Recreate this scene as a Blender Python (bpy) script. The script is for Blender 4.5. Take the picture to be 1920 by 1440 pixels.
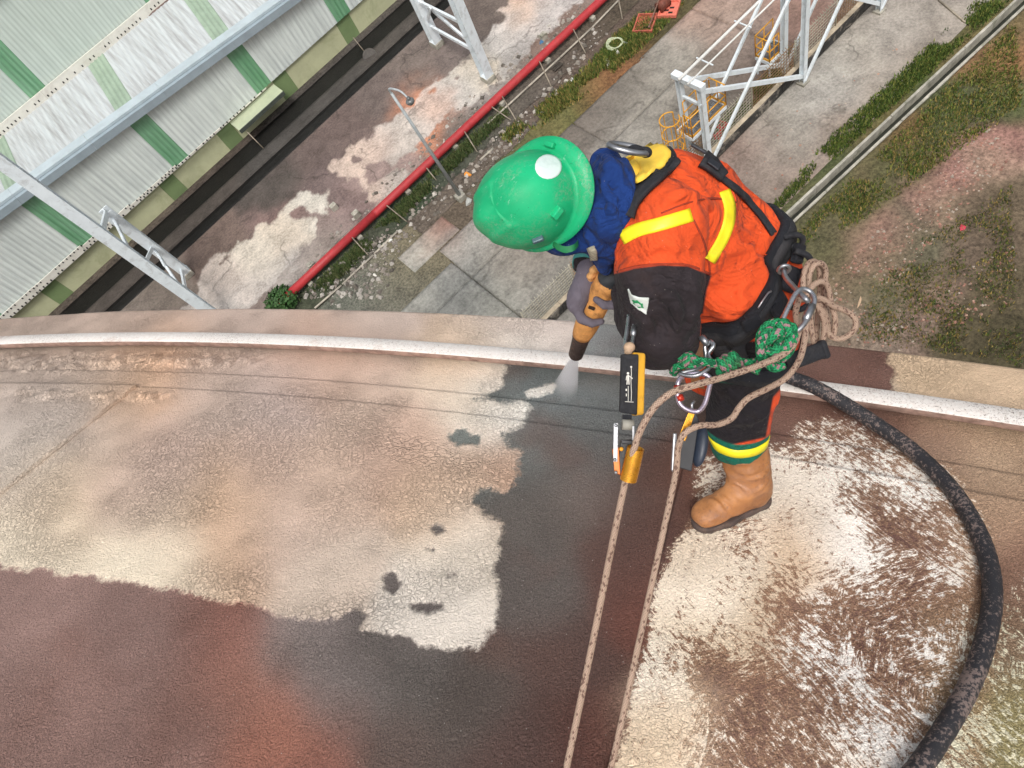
import bpy, bmesh, math, random
import numpy as np
from mathutils import Vector, Matrix
from mathutils.bvhtree import BVHTree
random.seed(7)
RNG = np.random.default_rng(7)
for o in list(bpy.data.objects): bpy.data.objects.remove(o)
SC = bpy.context.scene
COL = SC.collection
# ------------------------------------------------------------------ camera
NX, NY, FPX = 1454.9, 1431.4, 1417.0          # nadir point and focal length (photo pixels, 1920 x 1440)
CAMH = 24.0                                    # metres above the yard
_d = np.array([NX-960, NY-720, FPX]); _d /= np.linalg.norm(_d)
_z = -_d; _y = np.array([0, 0, 1.0])-_z*_z[2]; _y /= np.linalg.norm(_y); _x = np.cross(_y, _z)
CM = np.stack([_x, _y, _z])
CAM = np.array([0, 0, CAMH])
cd = bpy.data.cameras.new('camera'); cam = bpy.data.objects.new('camera', cd); COL.objects.link(cam)
cd.sensor_width = 36.0; cd.lens = FPX/1920*36.0; cd.clip_start = 0.05; cd.clip_end = 2000
R3 = np.stack([CM[:, 0], -CM[:, 1], -CM[:, 2]], 1)
cam.matrix_world = Matrix([list(R3[i])+[CAM[i]] for i in range(3)]+[[0, 0, 0, 1]])
SC.camera = cam
SC.cycles.use_adaptive_sampling = True; SC.cycles.adaptive_threshold = 0.03; SC.cycles.max_bounces = 5; SC.cycles.diffuse_bounces = 3; SC.cycles.glossy_bounces = 2; SC.cycles.transmission_bounces = 3; SC.cycles.volume_bounces = 4; SC.cycles.transparent_max_bounces = 6
# ------------------------------------------------------------------ sky, sun, exposure
SUN_EL, SUN_AZ = math.radians(62), math.radians(200)   # azimuth measured from +Y clockwise
w = bpy.data.worlds.new('World'); SC.world = w; w.use_nodes = True
nt = w.node_tree; nt.nodes.clear()
sky = nt.nodes.new('ShaderNodeTexSky'); sky.sky_type = 'NISHITA'; sky.sun_disc = False
sky.sun_elevation = SUN_EL; sky.sun_rotation = SUN_AZ; sky.dust_density = 6.0; sky.air_density = 1.3; sky.ozone_density = 1.0
hsv = nt.nodes.new('ShaderNodeHueSaturation'); hsv.inputs['Saturation'].default_value = 0.35
bg = nt.nodes.new('ShaderNodeBackground'); bg.inputs['Strength'].default_value = 0.14
wo = nt.nodes.new('ShaderNodeOutputWorld')
nt.links.new(sky.outputs[0], hsv.inputs['Color']); nt.links.new(hsv.outputs[0], bg.inputs['Color']); nt.links.new(bg.outputs[0], wo.inputs['Surface'])
sl = bpy.data.lights.new('sun', 'SUN'); sl.energy = 1.5; sl.angle = math.radians(14); sl.color = (1.0, 0.97, 0.92)
so = bpy.data.objects.new('sun', sl); COL.objects.link(so)
_sd = Vector((math.sin(SUN_AZ)*math.cos(SUN_EL), math.cos(SUN_AZ)*math.cos(SUN_EL), math.sin(SUN_EL)))
so.rotation_euler = (-_sd).to_track_quat('-Z', 'Y').to_euler(); so.location = (0, 0, 60)
SC.view_settings.view_transform = 'Standard'; SC.view_settings.look = 'None'
SC.view_settings.exposure = 0.15; SC.view_settings.gamma = 1.0; SC.view_settings.use_curve_mapping = False
# ------------------------------------------------------------------ where a photo pixel lies in the place
AX, AY, SLOPE, AZ = -19.007, -17.001, 0.49297, 11.4186+CAMH
RE, RR, R2 = 27.222, 26.862, 26.506
TS = math.tan(SLOPE)
def ray(px, py): return CM@np.array([(px-960)/FPX, (py-720)/FPX, 1.0])
def U(px, py, dep): return CAM+ray(px, py)*dep
def G(px, py, z=0.0):
    r = ray(px, py); return CAM+r*((z-CAMH)/r[2])
def S(px, py, h=0.0):
    r = ray(px, py); lo, hi = 0.3, 60.0
    for _ in range(60):
        m = (lo+hi)/2; p = CAM+r*m
        if p[2] > AZ+h-TS*math.hypot(p[0]-AX, p[1]-AY): lo = m
        else: hi = m
    return CAM+r*lo
def projs(P):
    P = np.asarray(P, float).reshape(-1, 3); c = (P-CAM)@CM
    zc = np.where(c[:, 2] < 0.05, 0.05, c[:, 2])
    return np.stack([960+FPX*c[:, 0]/zc, 720+FPX*c[:, 1]/zc], 1)
GA = math.radians(12); DU = np.array([math.cos(GA), math.sin(GA), 0]); DV = np.array([-math.sin(GA), math.cos(GA), 0]); ZZ = np.array([0, 0, 1.0])
def Q(u, v, h=0.0): return DU*u+DV*v+ZZ*h
def guv(px, py, h=0.0):
    p = G(px, py, h); return float(p@DU), float(p@DV)
def Wv(px, py, v):
    r = ray(px, py); return CAM+r*(v/(r@DV))
# ------------------------------------------------------------------ small helpers
def lin(c):
    c = np.asarray(c, float)/255.0
    return np.where(c <= 0.04045, c/12.92, ((c+0.055)/1.055)**2.4)
def tag(o, label=None, cat=None, group=None, kind=None):
    if label: o['label'] = label
    if cat: o['category'] = cat
    if group: o['group'] = group
    if kind: o['kind'] = kind
    return o
def empty(name, loc=(0, 0, 0)):
    o = bpy.data.objects.new(name, None); COL.objects.link(o); o.location = Vector(loc); o.empty_display_size = 0.1
    o['_origin'] = [float(x) for x in loc]
    return o
def link(name, me, mat=None, parent=None):
    o = bpy.data.objects.new(name, me); COL.objects.link(o)
    if mat is not None and len(me.materials) == 0:
        for m in (mat if isinstance(mat, (list, tuple)) else [mat]): me.materials.append(m)
    if parent is not None:
        o.parent = parent
        base = Vector((0, 0, 0)); p = parent
        while p is not None: base += p.location; p = p.parent
        o.matrix_parent_inverse = Matrix.Translation(-base)
    return o
class MB:
    def __init__(s): s.v = []; s.f = []; s.m = []; s.uv = None
    def add(s, V, F, mi=0):
        b = len(s.v); s.v += [tuple(float(c) for c in p) for p in V]
        s.f += [tuple(i+b for i in f) for f in F]; s.m += [mi]*len(F); return s
    def box(s, c, ax, ay, az, mi=0):
        c, ax, ay, az = (np.asarray(t, float) for t in (c, ax, ay, az))   # half axes
        V = [c+sx*ax+sy*ay+sz*az for sz in (-1, 1) for sy in (-1, 1) for sx in (-1, 1)]
        F = [(0, 2, 3, 1), (4, 5, 7, 6), (0, 1, 5, 4), (2, 6, 7, 3), (0, 4, 6, 2), (1, 3, 7, 5)]
        if np.dot(np.cross(ax, ay), az) < 0: F = [f[::-1] for f in F]
        return s.add(V, F, mi)
    def bar(s, a, b, w, h, up=(0, 0, 1), mi=0):
        a = np.asarray(a, float); b = np.asarray(b, float); d = b-a; L = np.linalg.norm(d); d = d/L
        up = np.asarray(up, float)
        if abs(d@up) > 0.97: up = np.array([1.0, 0.2, 0])
        x = np.cross(d, up); x /= np.linalg.norm(x); y = np.cross(x, d)
        return s.box((a+b)/2, x*w/2, d*L/2, y*h/2, mi)
    def hbeam(s, a, b, w, up=(1, 0, 0), t=0.03):
        a = np.asarray(a, float); b = np.asarray(b, float); d = b-a; L = np.linalg.norm(d); d = d/L
        up = np.asarray(up, float); x = np.cross(d, up); x /= np.linalg.norm(x); y = np.cross(x, d); c = (a+b)/2
        s.box(c+x*w/2, x*t/2, d*L/2, y*w/2); s.box(c-x*w/2, x*t/2, d*L/2, y*w/2); return s.box(c, x*(w/2-t/2), d*L/2, y*t/2)
    def cyl(s, a, b, ra, rb=None, n=12, mi=0, cap=True):
        rb = ra if rb is None else rb
        a = np.asarray(a, float); b = np.asarray(b, float); d = b-a; d = d/np.linalg.norm(d)
        t = np.array([0, 0, 1.0]) if abs(d[2]) < 0.9 else np.array([1.0, 0, 0])
        x = np.cross(d, t); x /= np.linalg.norm(x); y = np.cross(d, x)
        A = [(math.cos(2*math.pi*i/n), math.sin(2*math.pi*i/n)) for i in range(n)]
        V = [a+ra*(c*x+q*y) for c, q in A]+[b+rb*(c*x+q*y) for c, q in A]
        F = [(i, (i+1) % n, n+(i+1) % n, n+i) for i in range(n)]
        if cap: F += [tuple(range(n))[::-1], tuple(range(n, 2*n))]
        return s.add(V, F, mi)
    def tube(s, path, rad, n=8, mi=0, closed=False, cap=True, vlen=True):
        P = np.asarray(path, float); N = len(P); rad = np.broadcast_to(np.asarray(rad, float), (N,))
        if closed: T = np.roll(P, -1, 0)-np.roll(P, 1, 0)
        else: T = np.gradient(P, axis=0)
        T /= np.linalg.norm(T, axis=1)[:, None]+1e-12
        x = np.cross(T[0], [0.3, 0.2, 1.0]); x /= np.linalg.norm(x)
        V = []; uvs = []; L = 0
        for i in range(N):
            x = x-T[i]*(x@T[i]); x /= np.linalg.norm(x)+1e-12; y = np.cross(T[i], x)
            if i: L += np.linalg.norm(P[i]-P[i-1])
            for j in range(n):
                a = 2*math.pi*j/n; V.append(P[i]+rad[i]*(math.cos(a)*x+math.sin(a)*y)); uvs.append((j/n, L))
        F = []; fuv = []
        for i in range(N if closed else N-1):
            k = (i+1) % N
            for j in range(n):
                q = (j+1) % n; F.append((i*n+j, i*n+q, k*n+q, k*n+j))
                v1 = uvs[k*n][1] if k else L+0.01
                fuv.append([(j/n, uvs[i*n][1]), ((j+1)/n, uvs[i*n][1]), ((j+1)/n, v1), (j/n, v1)])
        if cap and not closed:
            F += [tuple(range(n))[::-1], tuple(range((N-1)*n, N*n))]; fuv += [[(0, 0)]*n, [(0, L)]*n]
        if s.uv is None: s.uv = []
        s.uv += [None]*(len(s.f)-len(s.uv)); s.add(V, F, mi); s.uv += fuv
        return s
    def ell(s, c, ax, ay, az, nu=14, nv=9, mi=0):
        c, ax, ay, az = (np.asarray(t, float) for t in (c, ax, ay, az)); V = [c-az]
        for i in range(1, nv):
            p = math.pi*i/nv
            for j in range(nu):
                t = 2*math.pi*j/nu; V.append(c-az*math.cos(p)+math.sin(p)*(ax*math.cos(t)+ay*math.sin(t)))
        V.append(c+az); F = []
        for j in range(nu):
            k = (j+1) % nu; F.append((0, 1+k, 1+j)); b = 1+(nv-2)*nu; F.append((b+j, b+k, len(V)-1))
            for i in range(nv-2): F.append((1+i*nu+j, 1+i*nu+k, 1+(i+1)*nu+k, 1+(i+1)*nu+j))
        return s.add(V, F, mi)
    def mesh(s, name, smooth=False):
        me = bpy.data.meshes.new(name); me.from_pydata(s.v, [], s.f); me.update()
        if max(s.m, default=0) > 0: me.polygons.foreach_set('material_index', s.m)
        if s.uv is not None:
            s.uv += [None]*(len(s.f)-len(s.uv)); ul = me.uv_layers.new(name='UVMap'); k = 0; flat = []
            for f, q in zip(s.f, s.uv):
                flat += (q if q else [(0, 0)]*len(f))
            ul.data.foreach_set('uv', [c for p in flat for c in p])
        if smooth: me.polygons.foreach_set('use_smooth', [True]*len(me.polygons))
        return me
    def build(s, name, mat, parent=None, smooth=False, bevel=0.0, seg=2):
        o = link(name, s.mesh(name, smooth), mat, parent)
        if bevel:
            md = o.modifiers.new('bevel', 'BEVEL'); md.width = bevel; md.segments = seg; md.limit_method = 'ANGLE'; md.angle_limit = math.radians(40)
        return o
def smooth_path(pts, per=10, closed=False):
    P = np.asarray(pts, float)
    if closed: P = np.concatenate([P[-1:], P, P[:2]])
    else: P = np.concatenate([2*P[:1]-P[1:2], P, 2*P[-1:]-P[-2:-1]])
    out = []
    for i in range(1, len(P)-2):
        p0, p1, p2, p3 = P[i-1:i+3]
        for k in range(per):
            t = k/per
            out.append(0.5*((2*p1)+(-p0+p2)*t+(2*p0-5*p1+4*p2-p3)*t*t+(-p0+3*p1-3*p2+p3)*t**3))
    if not closed: out.append(P[-2])
    return np.array(out)
def copy_thing(o, off, label=None, parent=None):
    c = o.copy(); COL.objects.link(c)
    if parent is None: c.location = o.location+Vector([float(t) for t in off])
    if label: c['label'] = label
    if parent is not None: c.parent = parent
    for ch in o.children: copy_thing(ch, off, None, c)
    return c
# ------------------------------------------------------------------ value noise, painter
def vnoise(P, sc, seed=0):
    X = np.asarray(P, float)*sc; I = np.floor(X).astype(np.int64); Fr = X-I; Fr = Fr*Fr*(3-2*Fr)
    def h(i, j, k):
        n = (i*374761393+j*668265263+k*2147483647+seed*974634777) & 0xffffffff
        n = ((n ^ (n >> 13))*1274126177) & 0xffffffff
        return ((n ^ (n >> 16)) & 0xffff)/65535.0
    r = 0
    for a in (0, 1):
        for b in (0, 1):
            for c in (0, 1):
                wgt = (Fr[:, 0] if a else 1-Fr[:, 0])*(Fr[:, 1] if b else 1-Fr[:, 1])*(Fr[:, 2] if c else 1-Fr[:, 2])
                r = r+wgt*h(I[:, 0]+a, I[:, 1]+b, I[:, 2]+c)
    return r
def fbm(P, sc, oct=4, seed=0):
    r = 0; a = 0.5; t = 0
    for i in range(oct): r = r+a*vnoise(P, sc*2**i, seed+i); t += a; a *= 0.5
    return r/t
def rbf(px, pts, sig=90.0):
    out = np.zeros((len(px), 3)); W = np.zeros(len(px))
    for x, y, c in pts:
        d2 = (px[:, 0]-x)**2+(px[:, 1]-y)**2; wt = np.exp(-d2/(2*sig*sig))+2.0/(d2+3000.0)
        out += wt[:, None]*lin(c); W += wt
    return out/W[:, None]
def sdpoly(px, poly):
    poly = np.asarray(poly, float); n = len(poly); d = np.full(len(px), 1e18); ins = np.zeros(len(px), bool)
    for i in range(n):
        a = poly[i]; b = poly[(i+1) % n]; e = b-a; q = px-a
        t = np.clip((q@e)/(e@e+1e-9), 0, 1); dd = q-t[:, None]*e; d = np.minimum(d, (dd**2).sum(1))
        cond = (a[1] > px[:, 1]) != (b[1] > px[:, 1])
        with np.errstate(divide='ignore', invalid='ignore'):
            xi = (b[0]-a[0])*(px[:, 1]-a[1])/(b[1]-a[1])+a[0]
        ins ^= cond & (px[:, 0] < xi)
    d = np.sqrt(d); return np.where(ins, d, -d)
def set_attr(me, name, val):
    val = np.asarray(val, float)
    if val.ndim == 2:
        a = me.attributes.new(name, 'FLOAT_COLOR', 'POINT'); a.data.foreach_set('color', np.concatenate([val, np.ones((len(val), 1))], 1).ravel())
    else:
        a = me.attributes.new(name, 'FLOAT', 'POINT'); a.data.foreach_set('value', val)
def grid_mesh(name, P, smooth=True):
    """P: (n,m,3) array of points -> quad mesh"""
    n, m = P.shape[:2]; me = bpy.data.meshes.new(name); V = P.reshape(-1, 3)
    i, j = np.meshgrid(np.arange(n-1), np.arange(m-1), indexing='ij'); a = (i*m+j).ravel()
    F = np.stack([a, a+m, a+m+1, a+1], 1)
    me.vertices.add(len(V)); me.vertices.foreach_set('co', V.ravel())
    me.loops.add(F.size); me.loops.foreach_set('vertex_index', F.ravel())
    me.polygons.add(len(F)); me.polygons.foreach_set('loop_start', np.arange(0, F.size, 4))
    me.update(); me.validate()
    if smooth: me.polygons.foreach_set('use_smooth', np.ones(len(F), bool))
    return me
# ------------------------------------------------------------------ materials
class NT:
    def __init__(s, name):
        s.m = bpy.data.materials.new(name); s.m.use_nodes = True; s.t = s.m.node_tree; s.t.nodes.clear()
        s.out = s.n('ShaderNodeOutputMaterial'); s.b = s.n('ShaderNodeBsdfPrincipled'); s.l(s.b.outputs[0], s.out.inputs['Surface'])
        s._co = None
    def n(s, ty, **kw):
        x = s.t.nodes.new(ty)
        for k, v in kw.items(): setattr(x, k, v)
        return x
    def l(s, a, b): s.t.links.new(a, b)
    def co(s, kind='Object'):
        if s._co is None: s._co = s.n('ShaderNodeTexCoord')
        return s._co.outputs[kind]
    def setin(s, node, name, val):
        if hasattr(val, 'is_output'): s.l(val, node.inputs[name])
        else: node.inputs[name].default_value = val
    def noise(s, scale, detail=6, rough=0.6, vec=None, dist=0.0):
        x = s.n('ShaderNodeTexNoise'); x.inputs['Scale'].default_value = scale; x.inputs['Detail'].default_value = detail
        x.inputs['Roughness'].default_value = rough; x.inputs['Distortion'].default_value = dist
        s.l(vec if vec is not None else s.co(), x.inputs['Vector']); return x.outputs['Fac']
    def voro(s, scale, feature='F1', vec=None, rand=1.0):
        x = s.n('ShaderNodeTexVoronoi', feature=feature); x.inputs['Scale'].default_value = scale; x.inputs['Randomness'].default_value = rand
        s.l(vec if vec is not None else s.co(), x.inputs['Vector']); return x.outputs['Distance']
    def ramp(s, fac, a, b, va=0.0, vb=1.0):
        x = s.n('ShaderNodeMapRange', interpolation_type='SMOOTHSTEP'); s.l(fac, x.inputs[0])
        for i, v in enumerate((a, b, va, vb)): x.inputs[i+1].default_value = v
        return x.outputs[0]
    def math(s, op, a, b=0.0):
        x = s.n('ShaderNodeMath', operation=op); s.setin(x, 0, a); s.setin(x, 1, b); return x.outputs[0]
    def mix(s, f, a, b, mode='MIX'):
        x = s.n('ShaderNodeMix', data_type='RGBA', blend_type=mode); s.setin(x, 0, f)
        for nm, v in (('A', a), ('B', b)):
            sock = [q for q in x.inputs if q.name == nm and q.type == 'RGBA'][0]
            if hasattr(v, 'is_output'): s.l(v, sock)
            else: sock.default_value = (*v, 1.0) if len(v) == 3 else v
        return [q for q in x.outputs if q.type == 'RGBA'][0]
    def attr(s, name, which='Color'):
        x = s.n('ShaderNodeAttribute', attribute_name=name); return x.outputs[which]
    def scalev(s, v, sx, sy, sz, rot=(0, 0, 0)):
        if any(rot):
            y = s.n('ShaderNodeMapping'); s.l(v, y.inputs['Vector']); y.inputs['Rotation'].default_value = rot; v = y.outputs[0]
        x = s.n('ShaderNodeMapping'); s.l(v, x.inputs['Vector']); x.inputs['Scale'].default_value = (sx, sy, sz); return x.outputs[0]
    def bump(s, h, dist=0.005, strength=1.0, prev=None):
        x = s.n('ShaderNodeBump'); x.inputs['Distance'].default_value = dist; x.inputs['Strength'].default_value = strength; s.l(h, x.inputs['Height'])
        if prev is not None: s.l(prev, x.inputs['Normal'])
        return x.outputs[0]
    def fin(s, col=None, rough=None, metal=None, normal=None, spec=None):
        b = s.b
        for nm, v in (('Base Color', col), ('Roughness', rough), ('Metallic', metal), ('Normal', normal), ('Specular IOR Level', spec)):
            if v is None: continue
            if hasattr(v, 'is_output'): s.l(v, b.inputs[nm])
            else: b.inputs[nm].default_value = (*[float(q) for q in v], 1.0) if nm == 'Base Color' else v
        return s.m
MATS = {}
def mat(name, rgb, rough=0.6, metal=0.0, var=0.25, scale=8.0, bump=0.0, bscale=None, dirt=None, dirt_amt=0.5, dscale=3.0, spec=None):
    if name in MATS: return MATS[name]
    t = NT(name); c = lin(rgb); f = t.noise(scale, 6, 0.65)
    col = t.mix(t.ramp(f, 0.3, 0.7), tuple(c*(1-var)), tuple(np.minimum(c*(1+var), 0.95)))
    if dirt is not None:
        g = t.noise(dscale, 8, 0.7, dist=0.6)
        col = t.mix(t.math('MULTIPLY', t.ramp(g, 0.5, 0.66), dirt_amt), col, tuple(lin(dirt)))
    nr = t.bump(t.noise(bscale or scale*6, 5, 0.7), bump) if bump else None
    rv = t.ramp(t.noise(scale*2.3, 4), 0.3, 0.7, max(rough-0.08, 0.03), min(rough+0.08, 1))
    MATS[name] = t.fin(col, rv, metal, nr, spec); return MATS[name]
# ================================================================== the silo: roof plates, rail, wall
def polar(p): return math.hypot(p[0]-AX, p[1]-AY), math.atan2(p[1]-AY, p[0]-AX)
def cone(R, az, h=0.0):
    R, az = np.broadcast_arrays(np.asarray(R, float), np.asarray(az, float))
    return np.stack([AX+R*np.cos(az), AY+R*np.sin(az), AZ+h-TS*R], -1)
silo = tag(empty('storage_silo', (AX, AY, 0)), 'huge round silo with stained conical steel roof the worker stands on', 'silo')
# painted regions, outlined on the roof
CRUST = [(-900, 560), (0, 560), (420, 560), (760, 575), (1080, 590), (1105, 612), (1085, 640), (1068, 668), (949, 678), (940, 718), (913, 738), (893, 753), (925, 747), (980, 749), (1002, 773), (971, 791), (931, 815),
         (944, 829), (978, 838), (975, 869), (949, 918), (897, 911), (889, 940), (909, 962), (938, 984), (938, 1047), (927, 1069), (935, 1122), (931, 1175),
         (891, 1220), (829, 1215), (784, 1202), (749, 1189), (678, 1180), (691, 1153), (669, 1144), (611, 1164), (567, 1158), (469, 1134), (396, 1124), (312, 1100),
         (208, 1090), (94, 1072), (57, 1077), (0, 1061), (-300, 1030), (-900, 1000)]
HOLES = [[(836, 815), (868, 800), (880, 815), (902, 818), (898, 838), (850, 840)], [(800, 985), (822, 984), (836, 993), (820, 1002)], [(800, 1028), (818, 1026), (815, 1036)],
         [(714, 1078), (740, 1070), (756, 1090), (742, 1122), (718, 1112)], [(758, 1126), (832, 1132), (834, 1142), (800, 1150), (770, 1142)], [(834, 1074), (860, 1080), (852, 1092), (836, 1086)],
         [(905, 722), (914, 726), (902, 733)], [(895, 748), (918, 744), (906, 756)]]
ISLAND = [(980, 733), (1000, 725), (1040, 722), (1036, 734), (1010, 746), (990, 744)]
WHITE = [(1318, 862), (1350, 850), (1480, 840), (1500, 795), (1560, 785), (1640, 815), (1700, 835), (1790, 880), (1850, 980), (1870, 1150), (1850, 1300), (1840, 1500), (1780, 1900), (1000, 1900), (1145, 1470), (1165, 1412), (1232, 1130), (1262, 1040), (1305, 960)]
WHITE2 = [(1850, 1130), (1930, 1060), (2000, 1500), (1820, 1560), (1830, 1350)]
OUTR = [(1660, 650), (1680, 740), (1800, 760), (2400, 880), (2400, 700), (1900, 680)]
BASEC = [(30, 1150, (140, 104, 96)), (150, 1300, (130, 93, 84)), (300, 1200, (134, 98, 90)), (-200, 1300, (134, 98, 90)), (380, 1330, (130, 90, 80)), (420, 1210, (136, 80, 64)), (455, 1290, (146, 88, 66)), (520, 1370, (150, 84, 58)), (590, 1430, (140, 78, 58)),
         (560, 1220, (122, 108, 106)), (640, 1300, (108, 96, 94)), (760, 1260, (88, 80, 77)), (900, 1300, (84, 72, 67)), (730, 1400, (88, 70, 64)), (1000, 1100, (86, 77, 74)), (1050, 1250, (84, 56, 49)), (1000, 1400, (80, 54, 48)), (1100, 1400, (86, 48, 38)),
         (1000, 950, (92, 84, 80)), (1080, 890, (104, 86, 80)), (1010, 840, (106, 112, 112)), (1100, 820, (92, 95, 96)), (1050, 715, (98, 110, 114)), (1130, 770, (108, 116, 119)), (1200, 700, (96, 100, 102)), (1150, 640, (150, 153, 155)), (1240, 655, (146, 146, 146)),
         (1200, 900, (88, 70, 65)), (1250, 950, (96, 57, 46)), (1180, 1050, (86, 58, 51)), (1220, 1120, (110, 56, 40)), (1150, 1400, (108, 52, 36)), (860, 830, (100, 108, 106)), (740, 1095, (98, 88, 86)), (800, 1140, (96, 86, 84)),
         (1330, 880, (128, 72, 46)), (1340, 760, (96, 74, 64)), (1450, 780, (118, 78, 64)), (1560, 690, (112, 72, 60)), (1630, 690, (116, 76, 64)), (1600, 800, (112, 74, 62)), (1700, 1000, (104, 66, 55)), (1500, 1100, (124, 84, 64)), (1400, 1200, (136, 94, 70)), (1600, 1250, (106, 68, 56)),
         (1750, 870, (150, 112, 86)), (1850, 850, (178, 144, 108)), (1880, 950, (164, 126, 92)), (1890, 1060, (140, 100, 74)), (1880, 1180, (132, 100, 70)), (1880, 1350, (140, 128, 62)), (1915, 1410, (150, 138, 72)), (1810, 1430, (128, 100, 72)), (1850, 1250, (134, 104, 74)), (1400, 1400, (126, 88, 70)), (1250, 1380, (196, 164, 134)), (1650, 1400, (118, 82, 66))]
CRUSTC = [(100, 1052, (232, 216, 190)), (250, 1072, (230, 214, 188)), (0, 1030, (230, 214, 188)), (340, 1070, (226, 208, 182)), (1330, 1060, (226, 196, 160)), (1300, 1200, (228, 200, 164)), (1490, 1020, (214, 182, 146)), (1420, 1160, (216, 188, 154)), (1270, 1330, (236, 208, 174)), (100, 1000, (212, 188, 160)), (-100, 950, (212, 188, 160)), (300, 960, (210, 186, 160)), (200, 870, (204, 176, 152)), (90, 900, (214, 186, 150)), (425, 930, (196, 152, 112)), (430, 1040, (194, 148, 110)), (600, 900, (206, 174, 152)), (300, 830, (190, 160, 148)), (260, 900, (188, 158, 146)), (480, 860, (196, 164, 148)),
          (600, 1080, (204, 184, 166)), (520, 1000, (198, 170, 154)), (840, 1150, (220, 208, 194)), (880, 1050, (216, 202, 184)), (880, 980, (212, 198, 180)), (830, 920, (212, 176, 142)), (940, 890, (196, 140, 104)), (800, 840, (188, 144, 120)), (740, 820, (190, 148, 128)), (880, 790, (232, 222, 206)), (960, 770, (240, 233, 220)), (950, 700, (236, 226, 210)), (850, 730, (224, 206, 182)), (700, 760, (216, 192, 172)),
          (860, 690, (206, 172, 140)), (650, 690, (182, 140, 120)), (560, 690, (176, 132, 112)), (520, 735, (190, 172, 168)), (400, 735, (184, 164, 154)), (400, 690, (172, 140, 124)), (290, 690, (206, 146, 96)), (240, 740, (206, 158, 110)), (200, 690, (174, 154, 140)), (80, 675, (150, 132, 122)), (80, 740, (178, 164, 156)), (80, 800, (186, 176, 168)), (50, 880, (198, 188, 178)), (180, 780, (182, 168, 158)),
          (100, 605, (166, 142, 132)), (250, 598, (172, 148, 138)), (450, 600, (174, 152, 144)), (700, 602, (178, 160, 152)), (950, 620, (212, 192, 178)), (1060, 630, (216, 198, 186)),
          (1330, 1100, (250, 240, 224)), (1250, 1250, (250, 238, 220)), (1500, 900, (242, 228, 210)), (1600, 1000, (246, 238, 228)), (1550, 1200, (246, 238, 230)), (1700, 1250, (240, 232, 224)), (1400, 1350, (244, 232, 218)), (1750, 690, (206, 174, 134)), (1850, 720, (204, 172, 134)), (1600, 820, (244, 236, 224)), (1880, 1300, (224, 216, 184)), (1010, 735, (240, 236, 226)), (1380, 1000, (248, 234, 214))]
LUMPS = [(-300, 655), (80, 655), (500, 658), (500, 690), (300, 700), (80, 705), (-300, 720)]
LUMPS2 = [(30, 728), (330, 735), (320, 756), (30, 758)]
RIPPLE = [(590, 760), (700, 760), (760, 800), (930, 850), (980, 870), (950, 915), (860, 910), (740, 880), (620, 830)]
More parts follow.
